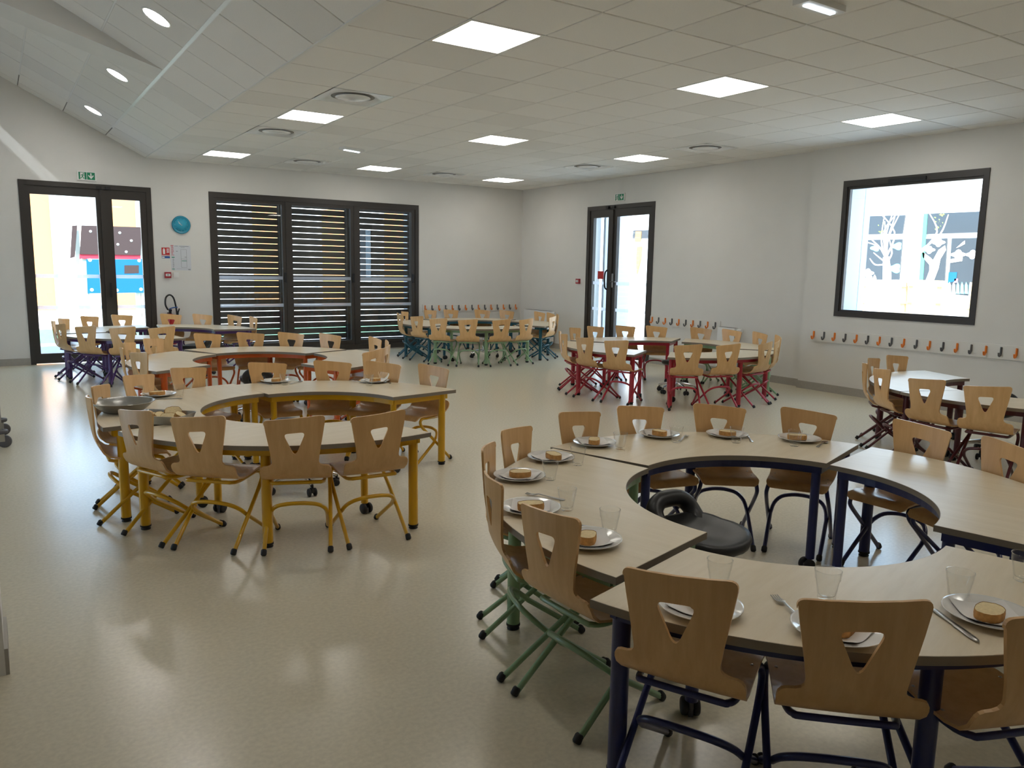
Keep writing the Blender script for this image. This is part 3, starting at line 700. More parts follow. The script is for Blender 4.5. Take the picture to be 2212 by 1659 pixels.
# key: colour, centre, start angle, table label, chairs phrase, counting direction, chair-top pixels
PIECES = [
 ('blue', 'blue ring', 2.769, 2.050, 18.0, 'far blue table: blue-legged curved table with four plates by the maroon ring', 'at the far blue table, {} from the green-legged table', -1, [(1257, 891), (1389, 880), (1559, 880), (1744, 893)]),
 ('blue', 'blue ring', 2.742, 2.078, -77.0, 'bare blue-legged curved table facing the maroon ring', 'at the bare blue table, {} from the far blue table', -1, [(1992, 918), (2180, 960), None, None]),
 ('green', 'blue ring', 2.70, 2.002, 104.8, 'green-legged curved table with four plates in the blue ring', 'at the laid green table, {} from the far blue table', 1, [(1125, 926), (1060, 963), (1065, 1030), (1185, 1103)]),
 ('blue', 'blue ring', 2.53, 1.93, 195.2, 'blue-legged curved table holding the lone fork and three plates', 'at the table with the lone fork, {} from the green-legged table', 1, [(1470, 1235), (1868, 1294), (2215, 1322), None]),
 ('yellow', 'yellow ring', 1.672, 4.998, 97.3, 'yellow-legged curved table holding the steel bowl', 'at the table with the steel bowl, {} from the bowl end', -1, [(415, 796), (303, 810), (232, 832), (193, 858)]),
 ('yellow', 'yellow ring', 1.711, 4.944, 9.5, 'yellow-legged curved table with two plates beside the orange ring', 'at the yellow table beside the orange ring, {} from the opening', 1, [(937, 791), (827, 784), (716, 784), (580, 785)]),
 ('yellow', 'yellow ring', 1.70, 5.02, 195.0, 'yellow-legged curved table holding the tray of bread', 'at the table with the bread tray, {} counting from the tray', 1, 'C'),
 ('orange', 'orange ring', 2.133, 7.83, 21.5, 'orange-legged curved table backing onto the purple ring', 'at the table backing onto the purple ring, {} from the louvres', 1, [(710, 723), (627, 720), (542, 721), (448, 721)]),
 ('orange', 'orange ring', 2.19, 7.80, 119.0, 'orange-legged curved table on the glass door side of its ring', 'at the table on the glass door side, {} from the yellow ring', -1, [(335, 731.5), (291, 740), (270, 751), (303, 762)]),
 ('orange', 'orange ring', 2.20, 7.84, 288.0, 'orange-legged curved table on the hook rail side of its ring', 'at the table on the hook rail side, {} from the yellow ring', 1, [(805, 757), (822, 752), (823, 740), (790, 732)]),
 ('purple', 'purple ring', 1.95, 11.62, -4.0, 'purple-legged curved table in front of the louvred window', 'at the purple table before the louvres, {} from the orange ring', 1, [(537, 686), (498, 682.5), (430, 680.5), (362, 680)]),
 ('purple', 'purple ring', 1.86, 11.64, 91.0, 'purple-legged curved table right in front of the glass double door', 'at the purple table before the double door, {} from the extinguisher', 1, [(267, 681), (204, 684), (149, 690), (117, 694)]),
 ('purple', 'purple ring', 1.86, 11.56, 185.0, 'purple-legged curved table on the orange ring side', 'at the table on the orange ring side, {} from the double door', 1, [(140, 699.5), (187, 705), (260, 708), (350, 709)]),
 ('red', 'red ring', 7.05, 7.17, 32.5, 'red-legged curved table in front of the corner door', 'before the corner door, {} from the green-legged table', 1, [(1416, 706), (1347, 706), (1281, 707), (1241, 711)]),
 ('red', 'red ring', 6.95, 7.10, 123.0, 'red-legged curved table facing the teal ring', 'at the red table facing the teal ring, {} from the ring opening', -1, [(1214, 716.5), (1227, 721.5), (1271, 730), (1343, 736)]),
 ('red', 'red ring', 7.02, 6.92, 222.0, 'red-legged curved table facing the blue ring', 'at the red table facing the blue ring, {} from the ring opening', 1, [(1486, 745), (1572, 744), (1646, 740), (1673, 736)]),
 ('green', 'red ring', 7.17, 7.00, -51.0, 'green-legged curved table in the red ring, under the hook rail', 'at the red ring, {} from the long hook rail wall', 1, [(1655, 726), (1620, 719.5), (1565, 714), (1499, 709.5)]),
 ('teal', 'teal ring', 7.13, 11.54, -69.0, 'teal-legged curved table beside the radiator', 'at the teal table beside the radiator, {} from the red ring', 1, [(1191, 684), (1196, 680), (1179, 677), (1149, 675)]),
 ('teal', 'teal ring', 7.00, 11.62, 23.0, 'teal-legged curved table under the back wall hook rail', 'under the back wall hooks, {} from the room corner', 1, [(1089, 674), (1041, 670.5), (984, 671), (936, 673)]),
 ('teal', 'teal ring', 6.84, 11.58, 115.0, 'teal-legged curved table beside the louvred window', 'beside the louvres, {} from the green-legged table', -1, [(887, 673.5), (870, 676), (875, 679), (902, 683.5)]),
 ('green', 'teal ring', 6.74, 11.38, 206.5, 'green-legged curved table in the teal ring, facing the open floor', 'at the teal ring, {} from the louvred window', 1, [(946, 688.5), (1004, 690.5), (1072, 691.5), (1121, 690)]),
 ('maroon', 'maroon ring', 7.205, 2.97, 67.6, 'maroon-legged curved table under the hooks of the window wall', 'at the maroon table under the hooks, {} from the blue ring', -1, [(1933, 769), (1890, 774.5), (1868, 784), (1905, 797)]),
 ('maroon', 'maroon ring', 7.20, 2.985, 159.0, 'maroon-legged curved table facing the blue ring', 'at the table facing the blue ring, {} from the window wall', 1, [(1997, 819), (2133, 834.5), None, None]),
]
ZTOP = 0.73
for col, ring, cx, cy, st, tl, ph, sgn, tops in PIECES:
    make_table(col, cx, cy, st, tl, 'curved tables of the ' + ring)
    if tops == 'C': polar = [(11.3, 1.25), (30.5, 1.25), (53.3, 1.25), (73.4, 1.25)]
    else:
        polar = []
        for p in tops:
            if p is None: continue
            q = pz(p[0], p[1], ZTOP); dx, dy = q.x - cx, q.y - cy
            a = (math.degrees(math.atan2(dy, dx)) - st + 720) % 360
            if a > 225: a -= 360
            polar.append((a, math.hypot(dx, dy)))
        polar.sort()
        if col == 'blue' and len(polar) == 2: slots = [2, 3]
        elif len(polar) == 4: slots = [0, 1, 2, 3]
        elif len(polar) == 3: slots = [0, 1, 2]
        else: slots = [0, 1]
        polar = [(max(NOM[s] - 3.2, min(NOM[s] + 3.2, a)), max(1.25, min(1.33, r))) for s, (a, r) in zip(slots, polar)]
    for k, (a, r) in enumerate(polar):
        idx = k if sgn > 0 else len(polar) - 1 - k
        ang = math.radians(st + a)
        make_chair(col, (cx + r * math.cos(ang), cy + r * math.sin(ang), 0), ang + HP + math.radians(random.uniform(-2, 2)),
                   '%s-framed chair ' % col + ph.format(ORD[idx]), 'plywood chairs of the ' + ring, rivets=(ring == 'blue ring'))

# ------------------------------------------------------------------ swivel stools inside the rings
STOOL = {}
def stool_mesh():
    d = {}
    # saddle seat: flattened superellipse, raised toward the back, with a loop handle behind
    q = MB(); rows = []; N = 28
    prof = [(0.0, 0.395), (0.55, 0.398), (0.85, 0.402), (0.97, 0.395), (1.0, 0.375), (0.96, 0.355), (0.80, 0.343), (0.4, 0.34), (0.0, 0.34)]
    vs, fs = [], []
    for k in range(N):
        a = 2 * PI * k / N; ca, sa = math.cos(a), math.sin(a)
        e = 2 / 2.6
        X = 0.185 * math.copysign(abs(ca) ** e, ca); Y = 0.195 * math.copysign(abs(sa) ** e, sa)
        for f, z in prof:
            yy = Y * f
            zz = z + 0.25 * max(0, -yy - 0.06) + 0.03 * (X * f / 0.185) ** 2
            vs.append((X * f * (1 - 0.12 * max(0, -yy) / 0.2), yy, zz))
    m = len(prof)
    for k in range(N):
        k2 = (k + 1) % N
        for i in range(m - 1): fs.append((k * m + i, k2 * m + i, k2 * m + i + 1, k * m + i + 1))
    q.add(vs, fs, True); d['seat'] = q.mesh('seat', 'black_pu')
    q = MB()
    path = catmull([(-0.100, -0.12, 0.385), (-0.108, -0.165, 0.415), (-0.098, -0.200, 0.456), (-0.06, -0.217, 0.486), (0, -0.221, 0.492), (0.06, -0.217, 0.486), (0.098, -0.200, 0.456), (0.108, -0.165, 0.415), (0.100, -0.12, 0.385)], 4)
    q.tube(path, [0.039] * len(path), 12); d['handle'] = q.mesh('back_handle', 'black_pu')
    d['column'] = MB().tube([(0, 0, 0.08), (0, 0, 0.20)], 0.026, 16).tube([(0, 0, 0.20), (0, 0, 0.345)], 0.016, 14).mesh('gas_column', 'chrome')
    d['arm'] = MB().tube(catmull([(0.015, 0, 0.115), (0.10, 0, 0.112), (0.20, 0, 0.090), (0.245, 0, 0.076)], 3), [0.024] * 3 + [0.020] * 3 + [0.016] * 4, 10).mesh('base_arm', 'chrome')
    q = MB(); q.tube([(0.245, 0, 0.048), (0.245, 0, 0.078)], 0.008, 8); q.box(0.220, 0.262, -0.010, 0.010, 0.026, 0.054); d['fork'] = q.mesh('caster_fork', 'black_rubber')
    d['wheel'] = MB().lathe([(0.0001, -0.009), (0.023, -0.009), (0.0265, -0.005), (0.0265, 0.005), (0.023, 0.009), (0.0001, 0.009)], 18).xf(Matrix.Rotation(PI / 2, 4, 'X')).mesh('wheel', 'black_rubber')
    return d
SM = stool_mesh()
def make_stool(loc, rz, label):
    t = empty('swivel_stool', (loc[0], loc[1], 0), rz); tag(t, label, 'stool', 'black swivel stools inside the rings')
    link('seat', SM['seat'], t); link('back_handle', SM['handle'], t); link('gas_column', SM['column'], t)
    for k in range(5):
        a = link('base_arm', SM['arm'], t); a.rotation_euler = (0, 0, 2 * PI * k / 5 + 0.3)
        link('caster_fork', SM['fork'], a)
        for y in (-0.0195, 0.0195): link('wheel', SM['wheel'], a, (0.238, y, 0.0265))
for ring, p, rz in (('blue', (2.46, 2.20), math.radians(176)), ('yellow', (1.66, 5.08), math.radians(-35)), ('orange', (2.12, 7.66), math.radians(-20)),
                    ('purple', (2.22, 11.10), math.radians(60)), ('red', (7.10, 6.90), math.radians(20)), ('teal', (6.95, 11.32), math.radians(20)), ('maroon', (6.98, 3.12), math.radians(100))):
    make_stool(p, rz, 'black swivel stool with loop handle on chrome star base inside the %s ring' % ring)

# ------------------------------------------------------------------ tableware
PLATE = MB().lathe([(0.0001, 0.004), (0.060, 0.004), (0.072, 0.006), (0.086, 0.013), (0.112, 0.0185), (0.1165, 0.020), (0.1165, 0.0175), (0.088, 0.009), (0.066, 0.0005), (0.0001, 0.0015)], 40).mesh('plate', 'porcelain')
def glass_mesh():
    q = MB(); seg = 36
    outer = [(0.0225, 0.0), (0.0255, 0.003), (0.0262, 0.012), (0.0300, 0.036), (0.0335, 0.056), (0.0352, 0.061), (0.0370, 0.078), (0.0380, 0.087)]
    inner = [(0.0362, 0.0868), (0.0350, 0.077), (0.0325, 0.060), (0.0310, 0.054), (0.0275, 0.036), (0.0235, 0.014), (0.016, 0.0095), (0.0001, 0.0088)]
    prof = [(0.0001, 0.001)] + outer + inner; m = len(prof); vs, fs = [], []
    for k in range(seg):
        a = 2 * PI * k / seg
        for i, (r, z) in enumerate(prof):
            fac = 1.0
            if 2 < i < 6: fac = 1 - 0.035 * abs(math.sin(a * 4.5))
            vs.append((r * fac * math.cos(a), r * fac * math.sin(a), z))
    for k in range(seg):
        k2 = (k + 1) % seg
        for i in range(m - 1): fs.append((k * m + i, k2 * m + i, k2 * m + i + 1, k * m + i + 1))
    q.add(vs, fs, True); return q.mesh('drinking_glass', 'drinking_glass')
GLASS = glass_mesh()
def bread_parts(w_, d_, h_, seed):
    rnd = random.Random(seed); n = 16; pts = []
    for k in range(n):
        a = 2 * PI * k / n; e = 0.75
        pts.append((w_ / 2 * math.copysign(abs(math.cos(a)) ** e, math.cos(a)) * (1 + rnd.uniform(-.04, .04)), d_ / 2 * math.copysign(abs(math.sin(a)) ** e, math.sin(a)) * (1 + rnd.uniform(-.04, .04))))
    crust = MB(); vs = [(x, y, 0) for x, y in pts] + [(x * 1.03, y * 1.03, h_ * 0.5) for x, y in pts] + [(x, y, h_) for x, y in pts]
    fs = []
    for r in (0, 1):
        for k in range(n): fs.append((r * n + k, r * n + (k + 1) % n, (r + 1) * n + (k + 1) % n, (r + 1) * n + k))
    crust.add(vs, fs, True); crust.add(vs[:n], [tuple(range(n))[::-1]])
    crumb = MB(); vc = [(x * 0.97, y * 0.97, h_ * 0.96) for x, y in pts] + [(x * 0.6, y * 0.6, h_ * 1.03) for x, y in pts]
    crumb.add(vc, [(k, (k + 1) % n, n + (k + 1) % n, n + k) for k in range(n)] + [tuple(range(n, 2 * n))], True)
    return crust.mesh('crust', 'bread_crust'), crumb.mesh('crumb', 'bread_crumb')
BREADS = [bread_parts(0.105, 0.060, 0.026, 1), bread_parts(0.095, 0.068, 0.024, 2), bread_parts(0.085, 0.058, 0.028, 3)]
def napkin_mesh():
    q = MB(); n = 8; vs, fs = [], []
    for i in range(n + 1):
        for j in range(n + 1):
            x = -0.075 + 0.15 * i / n; y = -0.075 + 0.15 * j / n; r = math.hypot(x, y)
            vs.append((x, y, 0.0052 + (0.0 if r < 0.062 else (r - 0.062) * 0.42) + 0.0012 * math.sin(x * 60)))
    for i in range(n):
        for j in range(n): fs.append((i * (n + 1) + j, (i + 1) * (n + 1) + j, (i + 1) * (n + 1) + j + 1, i * (n + 1) + j + 1))
    q.add(vs, fs, True); q.add([(x, y, z + 0.0012) for x, y, z in vs], [f[::-1] for f in fs], True)
    return q.mesh('napkin', 'napkin')
NAP = napkin_mesh()
def cutlery(kind):
    q = MB()
    def strip(pts, th=0.0016):           # pts: (y, half width, z)
        vs, fs = [], []
        for y, hw, z in pts: vs += [(-hw, y, z), (hw, y, z), (hw, y, z + th), (-hw, y, z + th)]
        for i in range(len(pts) - 1):
            for m_ in range(4): fs.append((i * 4 + m_, i * 4 + (m_ + 1) % 4, i * 4 + 4 + (m_ + 1) % 4, i * 4 + 4 + m_))
        k = (len(pts) - 1) * 4; fs += [(0, 1, 2, 3), (k + 3, k + 2, k + 1, k)]
        q.add(vs, fs, True)
    if kind == 'fork':
        strip([(-0.085, 0.007, 0.002), (-0.080, 0.0092, 0.002), (-0.04, 0.0065, 0.004), (0.005, 0.0035, 0.008), (0.028, 0.0035, 0.010), (0.040, 0.0105, 0.008), (0.052, 0.0115, 0.005)])
        for x in (-0.0096, -0.0032, 0.0032, 0.0096):
            vs = []
            for y, z in ((0.050, 0.005), (0.070, 0.0035), (0.088, 0.006)):
                hw = 0.0019 if y < 0.08 else 0.0010
                vs += [(x - hw, y, z), (x + hw, y, z), (x + hw, y, z + 0.0016), (x - hw, y, z + 0.0016)]
            fs = []
            for i in range(2):
                for m_ in range(4): fs.append((i * 4 + m_, i * 4 + (m_ + 1) % 4, i * 4 + 4 + (m_ + 1) % 4, i * 4 + 4 + m_))
            fs.append((11, 10, 9, 8)); q.add(vs, fs)
    elif kind == 'spoon':
        strip([(-0.085, 0.007, 0.002), (-0.080, 0.009, 0.002), (-0.04, 0.0065, 0.004), (0.02, 0.0035, 0.009), (0.035, 0.004, 0.009), (0.045, 0.012, 0.005), (0.060, 0.0175, 0.002), (0.075, 0.0165, 0.003), (0.088, 0.008, 0.006)])
    else:
        strip([(-0.095, 0.006, 0.002), (-0.09, 0.0085, 0.002), (0.0, 0.0065, 0.002), (0.005, 0.0085, 0.002), (0.07, 0.0095, 0.002), (0.09, 0.0065, 0.002), (0.10, 0.001, 0.002)], 0.003)
    return q.mesh(kind, 'steel')
CUT = {k: cutlery(k) for k in ('fork', 'spoon', 'knife')}
TABN = {'G': 'laid green-legged table', 'B': 'far blue table', 'F': 'lone-fork table', 'YA': 'steel bowl table', 'YB': 'yellow table by the orange ring'}
n_set = [0]
def place_setting(tab, order, plate, glass, bread=0, nap=None, cut=()):
    n_set[0] += 1; k = n_set[0]
    where = 'on the ' + TABN[tab] + (', ' + order if order else '')
    if plate:
        c = pz(plate[0], plate[1], ZT + 0.006); c.z = ZT
        tag(link('plate', PLATE, None, c), 'round white plate ' + where, 'plate', 'white plates laid on the tables')
        if nap is not None:
            tag(link('napkin', NAP, None, c, nap), 'white napkin on plate ' + where, 'napkin', 'white napkins on the plates')
        if bread is not None:
            cr, cm = BREADS[bread % 3]
            t = empty('bread_slice', c + Vector((random.uniform(-.012, .012), random.uniform(-.012, .012), 0.0068)), random.uniform(0, PI))
            tag(t, 'bread slice on plate ' + where, 'bread', 'bread slices on the plates')
            link('crust', cr, t); link('crumb', cm, t)
    if glass:
        c = pz(glass[0], glass[1], ZT)
        tag(link('drinking_glass', GLASS, None, c, random.uniform(0, 3)), 'clear faceted tumbler ' + where, 'glass', 'clear tumblers on the tables')
    for kind, u0, v0, rz in cut:
        c = pz(u0, v0, ZT); c.z = ZT + 0.0002
        tag(link(kind, CUT[kind], None, c, rz), 'steel %s by plate ' % kind + where if plate else 'steel %s lying by itself between two plates on the blue table' % kind, kind, 'steel cutlery on the tables')
GA = math.radians
place_setting('G', 'first from the far blue table', (1190, 990), (1248, 1004), 0, 0.2)
place_setting('G', 'second from the far blue table', (1122, 1030), (1188, 1036), 1, 0.5)
place_setting('G', 'third from the far blue table', (1146, 1099), (1224, 1101), 0, 0.9, [('fork', 1178, 1075, GA(30))])
place_setting('G', 'fourth from the far blue table', (1270, 1168), (1316, 1150), 2, 1.1, [('fork', 1256, 1139, GA(40))])
place_setting('B', 'first from the green-legged table', (1284, 958), (1339, 970), 0, 1.2)
place_setting('B', 'second from the green-legged table', (1424, 940), (1460, 955), 2, 1.0, [('fork', 1476, 948, GA(-60))])
place_setting('B', 'third from the green-legged table', (1570, 940), (1590, 956), 1, 0.3, [('fork', 1618, 949, GA(-40))])
place_setting('B', 'fourth from the green-legged table', (1727, 949), (1716, 963), 0, None, [('spoon', 1775, 961, GA(-70))])
place_setting('F', 'first from the green-legged table', (1512, 1312), (1552, 1268), 1, 0.4)
place_setting('F', 'left of the fork', None, None, None, None, [('fork', 1704, 1318, GA(-25))])
place_setting('F', 'second from the green-legged table', (1808, 1362), (1785, 1293), 2, 0.2)
place_setting('F', 'third from the green-legged table', (2136, 1330), (2069, 1296), 1, 0.9, [('knife', 2062, 1352, GA(150))])
place_setting('F', 'standing without a plate', None, (2209, 1254), None)
place_setting('YA', '', (343, 853), (387, 857), 0, 0.4, [('knife', 362, 862, GA(70))])
place_setting('YB', 'nearest the steel bowl', (596, 824), (615, 831), 0, None, [('knife', 572, 829, GA(20)), ('spoon', 639, 827, GA(-50))])
place_setting('YB', 'nearest its opening', (810, 824), (797, 833), 2, 0.7, [('fork', 775, 826, GA(15)), ('spoon', 841, 826, GA(-20))])
# steel bowl and bread tray on the yellow ring
c = pz(267, 889, ZT)
bowl = MB().lathe([(0.0001, 0.002), (0.10, 0.002), (0.118, 0.008), (0.155, 0.040), (0.176, 0.063), (0.184, 0.066), (0.184, 0.0685), (0.174, 0.066), (0.152, 0.043), (0.115, 0.0115), (0.098, 0.0055), (0.0001, 0.0055)], 44)
t = empty('steel_bowl', (c.x, c.y, ZT)); tag(t, 'wide shallow stainless steel bowl at the end of a yellow table', 'bowl')
bowl.build('bowl', 'steel', t)
tray_c = pz(352, 911, ZT)
t = empty('bread_tray', (tray_c.x, tray_c.y, ZT), GA(-42)); tag(t, 'rectangular steel tray of sliced bread on the yellow table', 'tray')
q = MB()
W2, D2_, HT = 0.165, 0.105, 0.052
def rrect(w_, d_, r, n=5): return fillet([(-w_, -d_), (w_, -d_), (w_, d_), (-w_, d_)], r, n)
lo_o, hi_o = rrect(W2 - 0.02, D2_ - 0.02, 0.03), rrect(W2, D2_, 0.035)
lo_i, hi_i = rrect(W2 - 0.022, D2_ - 0.022, 0.03), rrect(W2 - 0.003, D2_ - 0.003, 0.035)
n_ = len(lo_o)
vs = [(x, y, 0) for x, y in lo_o] + [(x, y, HT) for x, y in hi_o] + [(x, y, HT) for x, y in hi_i] + [(x, y, 0.003) for x, y in lo_i]
fs = []
for r in range(3):
    for k in range(n_): fs.append((r * n_ + k, r * n_ + (k + 1) % n_, (r + 1) * n_ + (k + 1) % n_, (r + 1) * n_ + k))
fs += [tuple(range(n_))[::-1], tuple(range(3 * n_, 4 * n_))]
q.add(vs, fs); q.build('tray', 'steel', t)
Mt = Matrix.Translation((tray_c.x, tray_c.y, ZT)) @ Matrix.Rotation(GA(-42), 4, 'Z')
for k, (x, y, z, tz, tx) in enumerate(((-0.075, -0.02, 0.006, 0.3, 0.5), (-0.02, 0.0, 0.008, 0.9, 0.6), (0.045, -0.01, 0.006, -0.4, 0.55), (0.09, 0.02, 0.012, 1.2, 0.5), (0.03, 0.055, 0.030, 0.1, 0.9))):
    cr, cm = BREADS[k % 3]; p = Mt @ Vector((x, y, z + 0.012)); b_ = empty('bread_slice', p); b_.rotation_euler = (tx, 0, tz)
    tag(b_, ['lowest bread piece at the bowl end of the steel tray', 'second bread piece from the bowl end of the tray', 'middle bread piece lying flat in the steel tray', 'bread piece at the chair end of the steel tray', 'long bread crust resting on top of the tray pile'][k], 'bread', 'bread pieces in the steel tray'); link('crust', cr, b_); link('crumb', cm, b_)

# ------------------------------------------------------------------ things on the walls
def hook_mesh():
    q = MB(); q.tube(catmull([(0, -0.010, 0.048), (0, -0.012, 0.03), (0, -0.012, -0.02), (0, -0.018, -0.040), (0, -0.034, -0.050), (0, -0.050, -0.040), (0, -0.055, -0.012)], 4), 0.0095, 8)
    q.box(-0.0095, 0.0095, -0.012, 0.0, -0.03, 0.045); return q
HOOKM = {'orange': hook_mesh().mesh('hook', 'orange_plastic'), 'grey': hook_mesh().mesh('hook', 'grey_plastic')}
def hook_rail(p0, p1, z0, z1, hooks, first, nrm, label, flip=False):
    # p0,p1 ends on the wall; nrm points into the room
    t = empty('coat_rail', (0, 0, 0)); tag(t, label, 'coat rail', 'coat hook rails')
    d_ = (Vector(p1) - Vector(p0)); q = MB(); nv = Vector(nrm) * 0.018
    a, b2 = Vector(p0), Vector(p1)
    vs = [(a.x, a.y, z0), (b2.x, b2.y, z0), (b2.x, b2.y, z1), (a.x, a.y, z1)]; vs += [(x + nv.x, y + nv.y, z) for x, y, z in vs]
    q.add(vs, [(0, 1, 2, 3), (4, 7, 6, 5), (0, 4, 5, 1), (1, 5, 6, 2), (2, 6, 7, 3), (3, 7, 4, 0)]); q.build('board', 'white_board', t)
    rz = math.atan2(-nrm[0], nrm[1]) + PI
    for k, h_ in enumerate(hooks):
        o = link('hook', HOOKM[('orange', 'grey')[(k + first) % 2]], t, (h_[0] + nv.x, h_[1] + nv.y, (z0 + z1) / 2 + 0.006)); o.rotation_euler = (0, 0, rz)
    return t
hook_rail((6.757, YB, 0), (8.94, YB, 0), 0.675, 0.815, [(6.806 + 0.1475 * k, YB) for k in range(15)], 0, (0, -1), 'white rail of orange and grey hooks on the back wall')
hook_rail((XF, 9.42, 0), (XF, 7.93, 0), 0.645, 0.79, [(XF, 9.367 - 0.1502 * k) for k in range(10)], 0, (-1, 0), 'white rail of orange and grey hooks beside the corner door')
hook_rail((XN, 6.32, 0), (XN, 3.10, 0), 0.645, 0.797, [(XN, 6.251 - 0.1523 * k) for k in range(20)], 0, (-1, 0), 'long white rail of orange and grey hooks under the window')

def exit_sign(M, label):
    t = empty('exit_sign'); t.matrix_world = M; tag(t, label, 'sign', 'green exit signs')
    MB().box(-0.125, 0.125, -0.022, 0.0, -0.065, 0.065).build('housing', 'sign_white', t)
    for x0, x1, nm in ((-0.106, -0.003, 'man_panel'), (0.003, 0.106, 'arrow_panel')):
        MB().box(x0, x1, -0.0235, -0.0222, -0.052, 0.052).build(nm, 'sign_green', t)
    ar = [(0.0545 + dx, dz) for dx, dz in ((-0.008, 0.042), (0.008, 0.042), (0.008, -0.005), (0.028, 0.015), (0.038, 0.005), (0, -0.042), (-0.038, 0.005), (-0.028, 0.015), (-0.008, -0.005))]
    MB().prism(ar, 'y', -0.0245, -0.0237).build('arrow', 'sign_white', t)
    q = MB()
    dq = [(-0.085, -0.052), (-0.030, -0.052), (-0.030, 0.045), (-0.085, 0.045)]
    q.prism(dq, 'y', -0.0245, -0.0237); q.build('doorway', 'sign_white', t)
    q = MB()
    def limb(pts, r):
        for (a, b2), (c2, d2) in zip(pts, pts[1:]):
            v = Vector((c2 - a, d2 - b2)); n2 = Vector((-v.y, v.x)).normalized() * r
            q.prism([(a - n2.x, b2 - n2.y), (c2 - n2.x, d2 - n2.y), (c2 + n2.x, d2 + n2.y), (a + n2.x, b2 + n2.y)], 'y', -0.0256, -0.0246)
    hd = [(-0.043 + 0.008 * math.cos(k * PI / 5), 0.030 + 0.008 * math.sin(k * PI / 5)) for k in range(10)]
    q.prism(hd, 'y', -0.0256, -0.0246)
    limb([(-0.049, 0.018), (-0.058, -0.010)], 0.007); limb([(-0.058, -0.010), (-0.045, -0.022), (-0.040, -0.046)], 0.0048); limb([(-0.058, -0.010), (-0.068, -0.030), (-0.083, -0.036)], 0.0048)
    limb([(-0.050, 0.017), (-0.038, 0.006), (-0.030, 0.012)], 0.0036); limb([(-0.050, 0.017), (-0.068, 0.014), (-0.075, 0.000)], 0.0036)
    q.build('running_man', 'sign_green', t)
exit_sign(Matrix.Translation((1.252, YB, 2.752)), 'green exit sign above the glass double door')
exit_sign(Matrix.Translation((XF, 10.29, 2.752)) @ Matrix.Rotation(-HP, 4, 'Z'), 'green exit sign above the corner door')

# wall clock
t = empty('wall_clock', (2.525, YB, 2.105)); t.rotation_euler = (HP, 0, 0); tag(t, 'round turquoise wall clock between the double door and louvres', 'clock')
MB().lathe([(0.0001, 0.0), (0.137, 0.0), (0.140, 0.012), (0.134, 0.032), (0.126, 0.034), (0.106, 0.016), (0.0001, 0.016)], 40).build('case', 'clock_blue', t)
MB().lathe([(0.0001, 0.0168), (0.104, 0.0168), (0.104, 0.0176), (0.0001, 0.0176)], 40).build('dial', 'clock_face', t)
for ang, ln, wd in ((128, 0.078, 0.0035), (140, 0.052, 0.006)):
    a = GA(ang); ca, sa = math.cos(a), math.sin(a)
    MB().add([(-wd * sa - 0.015 * ca, wd * ca - 0.015 * sa, 0.019), (wd * sa - 0.015 * ca, -wd * ca - 0.015 * sa, 0.019), (ln * ca + wd * sa * .4, ln * sa - wd * ca * .4, 0.019), (ln * ca - wd * sa * .4, ln * sa + wd * ca * .4, 0.019),
              (-wd * sa - 0.015 * ca, wd * ca - 0.015 * sa, 0.0205), (wd * sa - 0.015 * ca, -wd * ca - 0.015 * sa, 0.0205), (ln * ca + wd * sa * .4, ln * sa - wd * ca * .4, 0.0205), (ln * ca - wd * sa * .4, ln * sa + wd * ca * .4, 0.0205)],
             [(0, 3, 2, 1), (4, 5, 6, 7), (0, 1, 5, 4), (1, 2, 6, 5), (2, 3, 7, 6), (3, 0, 4, 7)]).build('hand', 'sign_white', t)
for k in range(12):
    a = 2 * PI * k / 12; MB().box(-0.0015, 0.0015, 0.088, 0.098, 0.0177, 0.0182).xf(Matrix.Rotation(a, 4, 'Z')).build('hour_mark', 'sign_white', t)

# fire extinguisher sign, evacuation plan, call points, switch
t = empty('extinguisher_sign', (2.282, YB, 1.665)); tag(t, 'small red and blue extinguisher sign beside the evacuation plan', 'sign')
MB().box(-0.062, 0.062, -0.004, 0.0, -0.085, 0.085).build('board', 'sign_white', t)
MB().box(-0.059, 0.059, -0.005, -0.0042, -0.045, 0.082).build('red_panel', 'sign_red', t)
MB().box(-0.059, 0.059, -0.005, -0.0042, -0.083, -0.050).build('blue_panel', 'sign_blue', t)
MB().prism(fillet([(-0.040, -0.02), (-0.008, -0.02), (-0.008, 0.058), (-0.040, 0.058)], 0.008), 'y', -0.0058, -0.0051).box(-0.030, -0.018, -0.0058, -0.0051, 0.058, 0.072).build('extinguisher_symbol', 'sign_white', t)
q = MB()
for k in range(4): q.prism([(0.010 + 0.006 * (k % 2), 0.0 + 0.018 * k), (0.050, 0.004 + 0.018 * k), (0.052, 0.013 + 0.018 * k), (0.014, 0.011 + 0.018 * k)], 'y', -0.0058, -0.0051)
q.box(-0.055, 0.055, -0.0058, -0.0051, -0.040, -0.034); q.box(-0.055, -0.018, -0.0058, -0.0051, -0.077, -0.058); q.build('white_print', 'sign_white', t)
t = empty('evacuation_plan', (2.503, YB, 1.592)); tag(t, 'clear framed evacuation plan poster under the clock', 'poster')
MB().box(-0.148, 0.148, -0.004, 0.0, -0.195, 0.195).build('sheet', 'paper', t)
q = MB(); rnd = random.Random(3)
for k in range(8): q.box(-0.140, -0.140 + rnd.uniform(0.025, 0.045), -0.0052, -0.0042, 0.165 - 0.018 * k, 0.172 - 0.018 * k)
q.box(-0.146, -0.105, -0.0052, -0.0042, 0.182, 0.192); q.build('red_print', 'sign_red', t)
q = MB(); q.box(-0.138, -0.095, -0.0052, -0.0042, 0.0, 0.014); q.box(0.01, 0.085, -0.0052, -0.0042, -0.05, -0.042); q.box(-0.138, -0.10, -0.0052, -0.0042, -0.175, -0.168); q.box(-0.138, -0.10, -0.0052, -0.0042, -0.19, -0.184)
q.build('green_print', 'ink_green', t)
q = MB()
